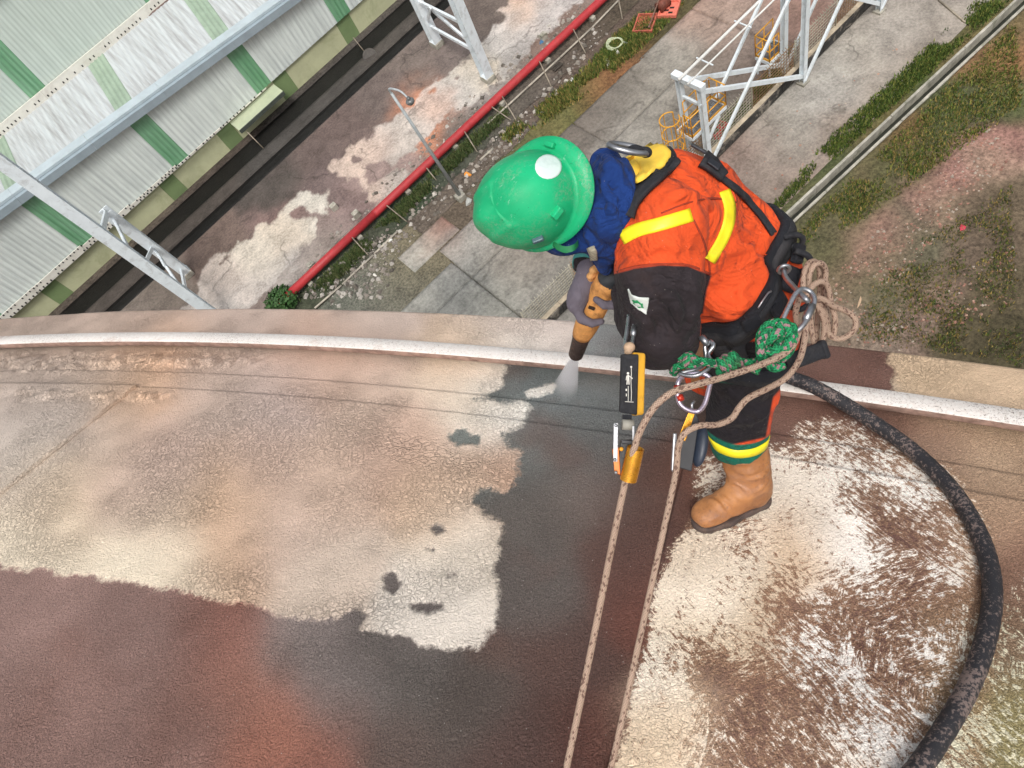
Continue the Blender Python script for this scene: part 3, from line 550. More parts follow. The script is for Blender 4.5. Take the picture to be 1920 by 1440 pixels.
# low kerb wall with the mesh fence on it
kw = tag(empty('kerb_wall', Q(15, 15.1)), 'low plinth wall with blackened face under the mesh fence', 'wall')
kt = mat('plinth_top', (186, 172, 150), 0.9, 0, 0.2, 3, 0.004, 30, (120, 104, 88), 0.5, 1.5); kd = mat('plinth_black_face', (52, 50, 48), 0.9, 0, 0.4, 3, 0.004, 30, (148, 140, 128), 0.8, 1.8)
u = 4.0
while u < 40:
    mb = MB(); mb.box(Q(u+1.24, 15.10, 0.21), DU*1.24, DV*0.13, ZZ*0.21); mb.build('wall_block', kd, kw, bevel=0.01)
    mb = MB(); mb.box(Q(u+1.24, 15.13, 0.435), DU*1.245, DV*0.10, ZZ*0.02); mb.build('coping', kt, kw, bevel=0.01); u += 2.5
fe = tag(empty('mesh_fence', Q(15, 15.18)), 'galvanised wire mesh fence standing on the plinth wall by the gantry', 'fence')
fm = mat('galvanised_wire', (176, 170, 152), 0.6, 0.2, 0.2, 6); fr = mat('rusty_wire', (140, 112, 82), 0.8, 0.1, 0.3, 5)
u = 5.0; k = 0
while u < 38:
    mb = MB(); mb.cyl(Q(u, 15.2, 0.36), Q(u, 15.2, 1.72), 0.03, n=8); mb.build('post', fm, fe, True)
    if u < 35.4:
        pn = MB()
        for h in np.linspace(0.42, 1.62, 9): pn.bar(Q(u+0.04, 15.2, h), Q(u+2.46, 15.2, h), 0.022, 0.022)
        for q in np.arange(0.12, 2.46, 0.16): pn.bar(Q(u+q, 15.212, 0.40), Q(u+q, 15.212, 1.64), 0.015, 0.015)
        for h in (1.5, 1.66):
            for q in np.arange(0.12, 2.4, 0.16): pn.bar(Q(u+q, 15.2, h), Q(u+q, 15.2+0.09, h+0.05), 0.016, 0.016)
        pn.build('mesh_panel', fr if k % 2 else fm, fe)
    u += 2.5; k += 1
# ------------------------------------------------------------------ grass, stones (nobody could count them)
def grass_object(name, regions, label):
    V = []; C = []
    for (poly, cnt, hgt, cols) in regions:
        poly = np.array(poly, float); lo, hi = poly.min(0), poly.max(0); got = 0; tries = 0
        while got < cnt and tries < 60:
            tries += 1
            q = lo+(hi-lo)*RNG.random((cnt*2, 2)); P3 = np.array([G(*p) for p in q[:400]]) if False else None
            s = sdpoly(q, poly); r = np.stack([(q[:, 0]-960)/FPX, (q[:, 1]-720)/FPX, np.ones(len(q))], 1)@CM.T
            P = CAM+r*((0.0-CAMH)/r[:, 2])[:, None]; nz = fbm(P, 0.8, 3, 77)
            ok = (s > RNG.random(len(q))*14) & (nz > 0.34+0.14*RNG.random(len(q))); P = P[ok][:cnt-got]; got += len(P)
            if len(P) == 0: continue
            a = RNG.random(len(P))*6.283; l = hgt*(0.5+RNG.random(len(P))); wd = 0.012+0.03*RNG.random(len(P)); ln = RNG.random(len(P))*0.8
            d = np.stack([np.cos(a), np.sin(a), 0*a], 1); sdv = np.stack([-np.sin(a), np.cos(a), 0*a], 1)
            tip = P+d*(l*ln)[:, None]; tip[:, 2] += l*0.8
            P = P.copy(); P[:, 2] -= 0.02
            V.append(np.stack([P-sdv*wd[:, None], P+sdv*wd[:, None], tip], 1).reshape(-1, 3))
            ci = RNG.integers(0, len(cols), len(P)); cc = np.array([lin(c) for c in cols])[ci]*(0.7+0.6*RNG.random((len(P), 1))); C.append(np.repeat(cc, 3, 0))
    V = np.concatenate(V); C = np.concatenate(C); n = len(V)//3
    me = bpy.data.meshes.new(name); me.vertices.add(len(V)); me.vertices.foreach_set('co', V.ravel()); me.loops.add(3*n); me.loops.foreach_set('vertex_index', np.arange(3*n)); me.polygons.add(n); me.polygons.foreach_set('loop_start', np.arange(0, 3*n, 3)); me.update()
    set_attr(me, 'cb', C); t = NT(name+'_blades'); m = t.fin(t.attr('cb'), 0.8, 0, None, 0.2)
    o = link(name, me, m); tag(o, label, 'grass', None, 'stuff'); return o
g1 = [(72, 92, 40), (92, 108, 48), (120, 124, 62), (56, 78, 36)]; g2 = [(132, 118, 66), (150, 128, 76), (108, 112, 56), (92, 100, 48)]; g3 = [(60, 80, 44), (78, 92, 52), (96, 100, 64)]
grass_object('grass', [([(930, 255), (1090, 130), (1180, 30), (1290, 0), (1240, 60), (1130, 160), (1010, 245), (960, 275)], 12000, 0.16, g2+g1), ([(1130, 90), (1230, 20), (1260, 40), (1200, 80), (1120, 150)], 4000, 0.18, g1),
                       ([(1440, 415), (1900, 0), (1830, 0), (1560, 250), (1440, 390)], 12000, 0.13, g1), ([(560, 560), (940, 195), (960, 215), (640, 525), (560, 590)], 10000, 0.16, g3), ([(1330, 250), (1440, 130), (1480, 90), (1480, 130), (1370, 260)], 3500, 0.2, g1),
                       ([(1470, 450), (1910, 30), (1920, 200), (1600, 430), (1480, 470)], 12000, 0.11, g1+g2), ([(1640, 500), (1900, 340), (1920, 690), (1600, 640)], 7000, 0.10, g2+g3)], 'short patchy grass and moss growing on the verges and the field')
def stones(name, polys, label, cols, hmin=0.02, hmax=0.07):
    V = []; F = []; C = []
    base = np.array([(-1, -0.8, 0), (0.9, -1, 0), (1.1, 0.7, 0), (-0.7, 1, 0), (-0.5, -0.4, 1), (0.6, -0.5, 0.8), (0.5, 0.5, 1.1), (-0.5, 0.6, 0.8)])
    fc = [(4, 5, 6, 7), (0, 1, 5, 4), (1, 2, 6, 5), (2, 3, 7, 6), (3, 0, 4, 7)]
    for poly, cnt in polys:
        poly = np.array(poly, float); lo, hi = poly.min(0), poly.max(0); k = 0
        while k < cnt:
            q = lo+(hi-lo)*RNG.random(2)
            if sdpoly(q[None], poly)[0] < 0: continue
            p = G(*q); a = RNG.random()*6.28; s = hmin+(hmax-hmin)*RNG.random()**2.5; c, n_ = math.cos(a), math.sin(a)
            b = len(V)
            for x in base*(0.7+0.6*RNG.random((8, 3))): V.append((p[0]+s*(c*x[0]-n_*x[1]), p[1]+s*(n_*x[0]+c*x[1]), p[2]-0.01+s*0.8*x[2]))
            F += [tuple(i+b for i in f) for f in fc]; cl = lin(cols[RNG.integers(len(cols))])*(0.8+0.4*RNG.random()); C += [cl]*8; k += 1
    me = bpy.data.meshes.new(name); me.from_pydata(V, [], F); me.update(); set_attr(me, 'cb', np.array(C)); t = NT(name+'_stone'); m = t.fin(t.attr('cb'), 0.9)
    return tag(link(name, me, m), label, 'rubble', None, 'stuff')
stones('rubble', [([(590, 470), (760, 300), (930, 130), (1090, 0), (1110, 10), (940, 180), (770, 340), (600, 500)], 420), ([(600, 540), (1000, 190), (1130, 30), (1140, 60), (1010, 230), (620, 590)], 380), ([(540, 560), (720, 560), (760, 440), (700, 440)], 350), ([(900, 250), (1000, 240), (880, 380), (850, 360)], 90)], 'loose stones and broken concrete strewn along the red pipe', [(150, 142, 132), (128, 120, 112), (172, 166, 158), (100, 94, 86)], 0.02, 0.12)
stones('pebbles', [([(1520, 560), (1680, 400), (1860, 220), (1900, 300), (1760, 440), (1620, 600)], 900), ([(1560, 640), (1900, 460), (1910, 560), (1680, 660)], 420), ([(1100, 590), (1300, 330), (1750, 20), (1700, 110), (1440, 390)], 110)], 'pink and pale pebbles scattered over the field', [(158, 116, 100), (172, 138, 120), (140, 102, 90), (166, 154, 140)], 0.015, 0.055)
# leafy bush at the end of the pipe
bu = tag(empty('shrub', G(535, 572)), 'small dark green bush at the near end of the red pipe', 'shrub')
Vl = []; Fl = []
for i in range(1500):
    d = RNG.normal(size=3); d /= np.linalg.norm(d); r_ = 0.45+0.35*RNG.random(); p = G(535, 572)+np.array([d[0]*r_, d[1]*r_, 0.35+d[2]*r_*0.55]); a = RNG.normal(size=3); a /= np.linalg.norm(a); b = np.cross(a, d); b /= np.linalg.norm(b)+1e-6; s = 0.05+0.05*RNG.random()
    k = len(Vl); Vl += [p-a*s, p+b*s*0.6, p+a*s, p-b*s*0.6]; Fl.append((k, k+1, k+2, k+3))
mb = MB(); mb.add(Vl, Fl); mb.build('foliage', mat('bush_leaves', (58, 92, 44), 0.7, 0, 0.5, 6), bu)
mb = MB(); [mb.cyl(G(535, 572), G(535, 572)+np.array([math.cos(a)*0.2, math.sin(a)*0.2, 0.5]), 0.02, 0.01, 6) for a in (0, 2, 4)]; mb.build('stem', mat('bush_stem', (82, 66, 48), 0.9), bu)
# ------------------------------------------------------------------ red pipe, conduit, props
rp = tag(empty('red_pipe', Q(5, 25.3)), 'long straight red fire main running along the yard on supports', 'pipe')
redm = mat('red_pipe_paint', (172, 50, 54), 0.5, 0, 0.15, 3, 0.002, 30, (150, 78, 70), 0.5, 1.0)
pa, pb = Q(-1.2, 25.42, 0.36), Q(44, 25.45, 0.36); dpp = (pb-pa)/np.linalg.norm(pb-pa)
x = 0.0
while x < 44:
    L = min(5.9, 44-x); mb = MB(); mb.cyl(pa+dpp*x, pa+dpp*(x+L), 0.19, n=20, cap=(x == 0)); mb.build('pipe_length', redm, rp, True)
    mb = MB(); mb.cyl(pa+dpp*(x+L-0.02), pa+dpp*(x+L+0.02), 0.200, n=20); mb.build('joint', redm, rp, True); x += 5.9
stm = mat('pipe_stay_steel', (150, 140, 124), 0.7, 0.1, 0.3, 4)
for i, (p, q) in enumerate([((585, 505), (624, 550)), ((545, 500), (508, 470)), ((660, 445), (690, 478)), ((725, 385), (762, 415)), ((800, 315), (818, 338)), ((870, 245), (895, 285)), ((917, 197), (958, 225)), ((940, 178), (968, 226)), ((1010, 112), (1034, 163)), ((1075, 55), (1098, 100)), ((1160, 0), (1167, 36))][2:]):
    a = G(*p, 0.42); b = G(*q, 0.0); mb = MB(); mb.cyl(a, b, 0.028, n=6); mb.build('stay_rod', stm, rp, True)
for uu in np.arange(0.5, 40, 3.0):
    mb = MB(); mb.box(Q(uu, 25.42, 0.08), DU*0.12, DV*0.26, ZZ*0.09); mb.build('pipe_support', dconc, rp, bevel=0.01)
cdt = tag(empty('conduit', Q(10, 24.1)), 'thin grey conduit lying beside the red pipe', 'conduit'); cm_ = mat('conduit_grey', (176, 168, 154), 0.7, 0, 0.3, 2)
for (p, q) in [((590, 578), (640, 535)), ((642, 533), (700, 478)), ((702, 476), (745, 434)), ((900, 300), (925, 278)), ((915, 232), (990, 163)), ((991, 162), (1050, 108)), ((1051, 107), (1110, 52)), ((1111, 51), (1165, -5))]:
    mb = MB(); mb.cyl(G(*p, 0.05), G(*q, 0.05), 0.045, n=8); mb.build('conduit_length', cm_, cdt, True)
# street lamp
lb = G(865, 372); lamp = tag(empty('street_lamp', lb), 'slender grey street lamp with curved arm beside the red pipe', 'street lamp')
lm_ = mat('lamp_post_galvanised', (170, 176, 178), 0.5, 0.3, 0.12, 6, 0.001, 40)
mb = MB(); mb.box(lb+ZZ*0.12, DU*0.2, DV*0.2, ZZ*0.14); mb.build('footing', dconc, lamp, bevel=0.02)
top = G(734, 175, 6.2); mb = MB(); mb.cyl(lb+ZZ*0.24, top, 0.085, 0.055, 12); mb.build('pole', lm_, lamp, True)
mb = MB(); mb.tube(smooth_path([top-ZZ*0.05, top+ZZ*0.2, G(738, 167, 6.45), G(752, 172, 6.35), G(764, 183, 6.15)], 8), 0.04, 10); mb.build('arm', lm_, lamp, True)
hd = G(769, 190, 6.05); mb = MB(); mb.ell(hd, DU*0.17, DV*0.17, ZZ*0.12); mb.cyl(hd+ZZ*0.06, hd+ZZ*0.2, 0.09, 0.06, 10); mb.build('lamp_head', mat('lamp_head_grey', (110, 112, 112), 0.4, 0.3, 0.2, 8), lamp, True)
mb = MB(); mb.ell(hd-ZZ*0.07, DU*0.12, DV*0.12, ZZ*0.08); mb.build('lens', mat('lamp_lens', (190, 190, 184), 0.2), lamp, True)
# ------------------------------------------------------------------ conveyor trestles
steel = mat('pale_blue_steel_paint', (222, 230, 234), 0.5, 0.0, 0.05, 4, 0.001, 30, (150, 150, 146), 0.4, 2.5)
def trestle(label, fA, fB, topA, topB, braces):
    r = tag(empty('trestle', (fA+fB)/2), label, 'trestle', 'pale steel trestles in the yard')
    for f, tp in ((fA, topA), (fB, topB)):
        mb = MB(); mb.hbeam(f+ZZ*0.3, tp, 0.44, DU, 0.045); mb.build('leg', steel, r)
        mb = MB(); mb.box(f+ZZ*0.14, DU*0.26, DV*0.30, ZZ*0.14); mb.build('footing', dconc, r, bevel=0.02)
        mb = MB(); mb.box(f+ZZ*0.30, DU*0.24, DV*0.24, ZZ*0.022)
        for sx in (-1, 1):
            for sy in (-1, 1): mb.cyl(f+DU*0.19*sx+DV*0.19*sy+ZZ*0.3, f+DU*0.19*sx+DV*0.19*sy+ZZ*0.38, 0.025, n=6)
        mb.build('base_plate', steel, r)
    for a, b, wd in braces:
        mb = MB(); mb.bar(a, b, wd, wd*0.7, DU); mb.build('brace', steel, r)
    return r
fA, fB = Q(13.5, 31.45), Q(13.25, 27.1)
def at(f, h, top=None): return f+ZZ*h
trestle('pale steel trestle with two bare legs beyond the street lamp', fA, fB, fA+ZZ*11, fB+ZZ*11,
        [(at(fA, 1.2), at(fB, 1.6), 0.16), (at(fA, 2.6), at(fB, 3.1), 0.16), (at(fA, 1.35), at(fB, 3.0)+DV*2.7, 0.12), (at(fA, 2.5)-DV*1.2, at(fB, 1.9), 0.15), (at(fA, 4.4), at(fB, 4.6), 0.16), (at(fA, 6.5), at(fB, 4.8), 0.16), (at(fB, 7.0), at(fA, 4.6), 0.16)])
fA, fB = Q(-3.25, 31.45), Q(-3.4, 27.1); tB = G(0, 303, 10.6); tB = fB+(tB-fB)*1.08; tA = G(196, 396, 5.2)
def onB(px, py, h): return G(px, py, h)
lB = lambda h: fB+(tB-fB)*(h/(tB[2]-fB[2])); lA = lambda h: fA+(tA-fA)*(h/tA[2])
tr2 = trestle('pale steel trestle in front of the warehouse with ladder rungs on its tall leg', fA, fB, tA, tB,
        [(lA(2.3), lB(2.5), 0.15), (lA(4.7), lB(5.2), 0.15), (lA(2.4), lB(4.6), 0.15), (lA(0.5), lB(2.4), 0.15), (lA(2.2), lA(2.2)*0.55+lB(2.9)*0.45, 0.13), (lA(5.1), lB(6.6), 0.2)])
for k in range(9):
    p = lB(1.0+k*0.0) if k < 0 else lB([1.3, 1.7, 3.4, 3.8, 5.6, 8.2, 8.6, 9.4, 10.0][k]); mb = MB(); mb.box(p, DU*0.20, DV*0.20, ZZ*0.03); mb.build('stiffener', steel, tr2)
# ------------------------------------------------------------------ pipe gantry with bracing, platform, caged ladder
ga = tag(empty('pipe_gantry', Q(17, 15.3)), 'pale steel pipe gantry with crossed braces over the mesh fence', 'gantry')
cols = [(Q(14.7, 15.0), 4.0), (Q(14.7, 16.0), 4.0), (Q(19.84, 14.66), 9.0), (Q(20.0, 15.7), 9.0), (Q(24.3, 14.5), 9.0), (Q(24.4, 15.5), 9.0), (Q(29, 14.4), 9.0), (Q(29.1, 15.4), 9.0)]
for p, h in cols:
    mb = MB(); mb.hbeam(p+ZZ*0.08, p+ZZ*h, 0.20, DU, 0.02); mb.build('column', steel, ga)
    mb = MB(); mb.box(p+ZZ*0.04, DU*0.19, DV*0.19, ZZ*0.06); mb.build('base_plate', dconc, ga, bevel=0.01)
mb = MB(); mb.bar(Q(14.7, 14.86, 4.1), Q(14.7, 16.25, 4.1), 0.26, 0.2); mb.build('cap_beam', steel, ga, bevel=0.01)
mb = MB(); mb.bar(Q(14.7, 15.0, 3.2), Q(14.7, 16.0, 3.2), 0.1, 0.1); mb.build('cross_beam', steel, ga)
mb = MB(); mb.bar(Q(14.7, 15.0, 0.25), Q(14.7, 16.0, 0.25), 0.09, 0.09); mb.build('cross_beam', steel, ga)
for i in range(0, 6, 2):
    for k in (0, 1):
        a, b = cols[i+k][0], cols[i+2+k][0]; hh = 3.85 if i == 0 else 4.4
        mb = MB(); mb.bar(a+ZZ*hh, b+ZZ*0.35, 0.15, 0.13, DV); mb.build('brace', steel, ga)
        mb = MB(); mb.bar(a+ZZ*0.15-DV*0.08, b+ZZ*5.6-DV*0.08, 0.11, 0.10, DV); mb.build('brace', steel, ga)
for vv, r_, h_ in ((15.75, 0.055, 4.26), (15.35, 0.032, 4.24)):
    mb = MB(); mb.cyl(Q(14.45, vv, h_), Q(31, vv, h_), r_, n=10); mb.build('service_pipe', mat('white_pipe_paint', (214, 214, 210), 0.5, 0, 0.06, 5), ga, True)
for uu in (15.6, 17.6): 
    mb = MB(); mb.bar(Q(uu, 15.2, 4.2), Q(uu, 15.95, 4.2), 0.04, 0.04); mb.build('pipe_clamp', steel, ga)
yel = mat('yellow_handrail_paint', (222, 160, 46), 0.5, 0, 0.12, 6, 0, None, (170, 110, 50), 0.3, 3)
grt = mat('grating_steel', (120, 126, 134), 0.5, 0.4, 0.2, 6)
def platform(label_name, u0, u1, v0, v1, h, rails, parent):
    mb = MB(); mb.bar(Q(u0, v0, h-0.06), Q(u1, v0, h-0.06), 0.06, 0.14); mb.bar(Q(u0, v1, h-0.06), Q(u1, v1, h-0.06), 0.06, 0.14); mb.bar(Q(u0, v0, h-0.06), Q(u0, v1, h-0.06), 0.06, 0.138); mb.bar(Q(u1, v0, h-0.06), Q(u1, v1, h-0.06), 0.06, 0.138); mb.build('platform_frame', steel, parent)
    mb = MB()
    for q in np.arange(v0+0.04, v1-0.02, 0.055): mb.bar(Q(u0+0.03, q, h-0.02), Q(u1-0.03, q, h-0.02), 0.012, 0.03)
    for q in np.arange(u0+0.06, u1-0.03, 0.19): mb.bar(Q(q, v0+0.03, h-0.012), Q(q, v1-0.03, h-0.012), 0.025, 0.02)
    mb.build('grating', grt, parent)
    for (a, b) in rails:
        a, b = Q(*a, h), Q(*b, h); mb = MB()
        for hh in (0.5, 1.0): mb.cyl(a+ZZ*hh, b+ZZ*hh, 0.024, n=8)
        mb.bar(a+ZZ*0.07, b+ZZ*0.07, 0.012, 0.12)
        for s in np.linspace(0, 1, 3): mb.cyl(a+(b-a)*s, a+(b-a)*s+ZZ*1.0, 0.022, n=8)
        mb.build('handrail', yel, parent, True)
platform('p', 14.15, 16.0, 15.12, 15.88, 2.0, [((14.6, 15.88), (16.0, 15.88)), ((16.0, 15.88), (16.0, 15.12)), ((16.0, 15.12), (14.15, 15.12)), ((14.15, 15.12), (14.15, 15.45))], ga)
for vv in (15.12, 15.88):
    mb = MB(); mb.bar(Q(14.7, vv, 0.9), Q(15.6, vv, 1.85), 0.09, 0.09, DV); mb.build('platform_bracket', steel, ga)
platform('p', 19.35, 20.4, 15.85, 16.55, 0.9, [((19.35, 16.55), (20.4, 16.55)), ((19.35, 15.85), (19.35, 16.55)), ((19.35, 15.87), (19.9, 15.87))], ga)
for uu, vv in ((19.4, 15.9), (20.35, 15.9), (19.4, 16.5), (20.35, 16.5)):
    mb = MB(); mb.bar(Q(uu, vv, 0), Q(uu, vv, 0.8), 0.06, 0.06); mb.build('platform_leg', steel, ga)
ldr = MB()
for s in (-1, 1): ldr.bar(Q(14.02, 15.62+s*0.2, 0.02), Q(14.02, 15.62+s*0.2, 3.05), 0.05, 0.02)
ldr.build('ladder_stile', yel, ga)
for h in np.arange(0.25, 3.0, 0.28): mb = MB(); mb.cyl(Q(14.02, 15.42, h), Q(14.02, 15.82, h), 0.014, n=6); mb.build('rung', yel, ga, True)
for h in np.arange(1.0, 3.3, 0.72):
    mb = MB(); mb.tube([Q(14.0-0.36+0.36*math.cos(t), 15.62+0.36*math.sin(t), h) for t in np.linspace(0.35, 5.93, 22)], 0.024, 6); mb.build('cage_hoop', yel, ga, True)
for t in (1.4, 2.3, 3.14, 4.0, 4.9): mb = MB(); c = Q(14.0-0.36+0.36*math.cos(t), 15.62+0.36*math.sin(t), 0.95); mb.bar(c, c+ZZ*2.25, 0.035, 0.012); mb.build('cage_bar', yel, ga)
# red hydrant valve behind the fence
vb = G(1352, 262); hv = tag(empty('hydrant_valve', vb), 'small bright red valve standing behind the mesh fence', 'valve'); rd = mat('valve_red', (206, 30, 38), 0.4, 0, 0.1, 8)
mb = MB(); mb.cyl(vb, vb+ZZ*0.75, 0.07, n=10); mb.cyl(vb+ZZ*0.1, vb+ZZ*0.16, 0.14, n=12); mb.build('riser', rd, hv, True)
mb = MB(); mb.cyl(vb+ZZ*0.5-DU*0.35, vb+ZZ*0.5+DU*0.35, 0.07, n=10); mb.cyl(vb+ZZ*0.5-DU*0.38, vb+ZZ*0.5-DU*0.33, 0.12, n=12); mb.cyl(vb+ZZ*0.5+DU*0.33, vb+ZZ*0.5+DU*0.38, 0.12, n=12); mb.build('outlet', rd, hv, True)
mb = MB(); mb.tube([vb+ZZ*0.85+0.17*(DU*math.cos(t)+DV*math.sin(t)) for t in np.linspace(0, 6.283, 18)[:-1]], 0.022, 6, closed=True); mb.bar(vb+ZZ*0.85-DU*0.17, vb+ZZ*0.85+DU*0.17, 0.03, 0.02); mb.build('handwheel', rd, hv, True)
# ------------------------------------------------------------------ scrap on the verge
def tray(px, py, sx, sy, rot, label, slots, m):
    c = G(px, py, 0.06); r = tag(empty('steel_tray', c), label, 'scrap tray'); ca, sa = math.cos(rot), math.sin(rot); X = DU*ca+DV*sa; Y = -DU*sa+DV*ca
    mb = MB(); mb.box(c, X*sx, Y*sy, ZZ*0.03); mb.build('tray_plate', m, r)
    for s in (-1, 1):
        mb = MB(); mb.box(c+X*(sx-0.03)*s+ZZ*0.07, X*0.03, Y*sy, ZZ*0.045); mb.build('rim', m, r)
        mb = MB(); mb.box(c+Y*(sy-0.03)*s+ZZ*0.068, X*(sx-0.061), Y*0.028, ZZ*0.043); mb.build('rim', m, r)
    dk = mat('slot_black', (30, 24, 22), 0.9)
    for k in range(slots): mb = MB(); mb.box(c+X*(-0.45+0.3*k)*sx+Y*(0.25 if k % 2 else -0.25)*sy+ZZ*0.034, X*0.10*sx, Y*0.24*sy, ZZ*0.006); mb.build('slot', dk, r)
    return r
tray(1210, 45, 0.55, 0.45, 0.5, 'rust red steel tray lying on the verge with a rod across it', 1, mat('tray_rust_red', (178, 92, 74), 0.7, 0, 0.3, 3, 0.004, 20, (96, 60, 48), 0.8, 3))
tray(1255, 18, 0.50, 0.42, 0.5, 'pink red slotted steel tray beside the drum', 4, mat('tray_pink_red', (222, 122, 102), 0.7, 0, 0.15, 3, 0.003, 20, (160, 80, 64), 0.5, 3))
c = G(1243, 8, 0.3); mb = MB(); mb.cyl(c-DU*0.25, c+DU*0.25, 0.24, n=20); mb.cyl(c-DU*0.27, c-DU*0.25, 0.26, n=20); mb.cyl(c+DU*0.25, c+DU*0.27, 0.26, n=20); tag(mb.build('metal_drum', mat('drum_brown', (112, 62, 48), 0.7, 0.1, 0.35, 4, 0.004, 20), None, True), 'small brown rusty drum lying on the slotted tray', 'drum')
mb = MB(); mb.cyl(G(1217, 50, 0.16), G(1237, -5, 0.62), 0.035, n=8); mb.ell(G(1217, 50, 0.16), DU*0.06, DV*0.06, ZZ*0.05); tag(mb.build('steel_rod', mat('rod_rust', (126, 96, 82), 0.7, 0.2, 0.2, 8), None, True), 'rusty rod leaning from the red tray on to the drum', 'rod')
c = G(1153, 84, 0.05); pts = []
for i in range(90): a = i*0.32; rr = 0.34+0.05*math.sin(i*0.7); pts.append(c+DU*rr*math.cos(a)+DV*rr*math.sin(a)+ZZ*(0.02+0.0012*i+0.02*math.sin(i*1.3)))
mb = MB(); mb.tube(pts, 0.025, 6); tag(mb.build('hose_coil', mat('coil_pale_green', (186, 194, 160), 0.6, 0, 0.1, 8), None, True), 'coil of pale green hose thrown on the grass', 'hose')
def scrap(px, py, sx, sy, h, rot, col, name, label, cat):
    c = G(px, py, 0); ca, sa = math.cos(rot), math.sin(rot); X = DU*ca+DV*sa; Y = -DU*sa+DV*ca
    n = 7; V = [c+X*sx*(1 if i % 2 else 0.7)*math.cos(6.283*i/n)+Y*sy*(0.75 if i % 3 else 1)*math.sin(6.283*i/n)+ZZ*(0.02+h*0.3*((i*5) % 3)) for i in range(n)]+[c+ZZ*(h+0.03)+X*sx*0.15]+[c+X*sx*1.02*math.cos(6.283*i/n)*(1 if i % 2 else 0.7)+Y*sy*math.sin(6.283*i/n)*(0.75 if i % 3 else 1)-ZZ*0.02 for i in range(n)]
    F = [(i, (i+1) % n, n) for i in range(n)]+[(n+1+i, n+1+(i+1) % n, (i+1) % n, i) for i in range(n)]
    mb = MB(); mb.add(V, F); return tag(mb.build(name, mat('litter_%d_%d_%d' % col, col, 0.7, 0, 0.15, 12)), label, cat, 'litter on the ground')
scrap(1140, 116, 0.42, 0.12, 0.06, 0.9, (216, 210, 204), 'plastic_scrap', 'broken white panel lying below the hose coil', 'scrap')
scrap(1158, 100, 0.20, 0.13, 0.12, 0.3, (222, 220, 216), 'plastic_scrap', 'lump of white plastic touching the hose coil', 'scrap')
scrap(1172, 82, 0.22, 0.14, 0.10, 1.6, (170, 172, 172), 'plastic_scrap', 'grey tangle of plastic on the right side of the hose coil', 'scrap')
scrap(1072, 150, 0.17, 0.09, 0.05, 0.2, (232, 232, 230), 'plastic_bag', 'white bag on the grass between red pipe and slabs', 'bag')
scrap(877, 327, 0.13, 0.24, 0.05, 0.2, (228, 150, 60), 'cloth_scrap', 'orange rag beside the hard hat and lamp footing', 'rag')
scrap(879, 378, 0.26, 0.16, 0.12, 0.6, (178, 180, 174), 'concrete_lump', 'grey lump of concrete at the lamp footing', 'lump')
scrap(732, 450, 0.14, 0.11, 0.05, 0.4, (222, 222, 216), 'plastic_scrap', 'white scrap on the gravel left of the small slab', 'scrap')
scrap(703, 516, 0.07, 0.13, 0.04, 0.1, (226, 222, 214), 'plastic_scrap', 'white scrap on the gravel above the roof edge', 'scrap')
scrap(1805, 427, 0.16, 0.12, 0.03, 0.5, (196, 66, 82), 'tile_shard', 'red shard lying alone on the brown field', 'shard')
scrap(1016, 79, 0.17, 0.13, 0.04, 0.5, (66, 112, 150), 'cloth_scrap', 'blue rag on the yard above the red pipe', 'rag')
scrap(1612, 566, 0.30, 0.05, 0.03, 0.4, (200, 170, 140), 'wood_chip', 'tan splinter lying on the field beside the rope coil', 'splinter')
for (px, py, k) in ((1019, 68, 0), (668, 402, 1), (584, 498, 2), (626, 388, 3)):
    c = G(px, py, 0.14); mb = MB(); mb.box(c, DU*0.16, DV*0.13, ZZ*0.16); mb.box(c+ZZ*0.17, DU*0.07, DV*0.05, ZZ*0.03)
    tag(mb.build('concrete_block', dconc, bevel=0.02), ['concrete block on the yard beside the blue rag', 'concrete block on the brown stained part of the yard', 'concrete block near the near end of the red pipe', 'concrete block on the yard at the foot of the pale patch'][k], 'block')
mb = MB(); mb.cyl(G(1760, 0, 0.03), G(1810, 42, 0.03), 0.04, n=6); tag(mb.build('pole', stm, None, True), 'thin pole lying across the road edge at the top', 'pole')
mb = MB(); mb.box(G(1040, 122, 0.03), DU*0.28, DV*0.03, ZZ*0.03)
for q in np.linspace(-0.25, 0.25, 8): mb.box(G(1040, 122, 0.031)+DU*q, DU*0.012, DV*0.28, ZZ*0.02)
mb.box(G(1040, 122, 0.032)+DV*0.28, DU*0.28, DV*0.03, ZZ*0.03); mb.box(G(1040, 122, 0.032)-DV*0.28, DU*0.28, DV*0.03, ZZ*0.03)
tag(mb.build('drain_grate', mat('grate_iron', (84, 78, 70), 0.8, 0.2, 0.3, 5)), 'small iron grate in the soil beside the conduit', 'grate')
mb = MB(); mb.cyl(G(694, 105, 0.0), G(694, 105, 0.012), 0.38, n=28); mb.tube([G(694, 105, 0.014)+0.37*(DU*math.cos(t)+DV*math.sin(t)) for t in np.linspace(0, 6.283, 29)[:-1]], 0.025, 6, closed=True)
tag(mb.build('manhole_cover', mat('manhole_iron', (84, 80, 76), 0.8, 0.1, 0.2, 6)), 'round manhole cover in the strip between the two gutters', 'manhole cover')
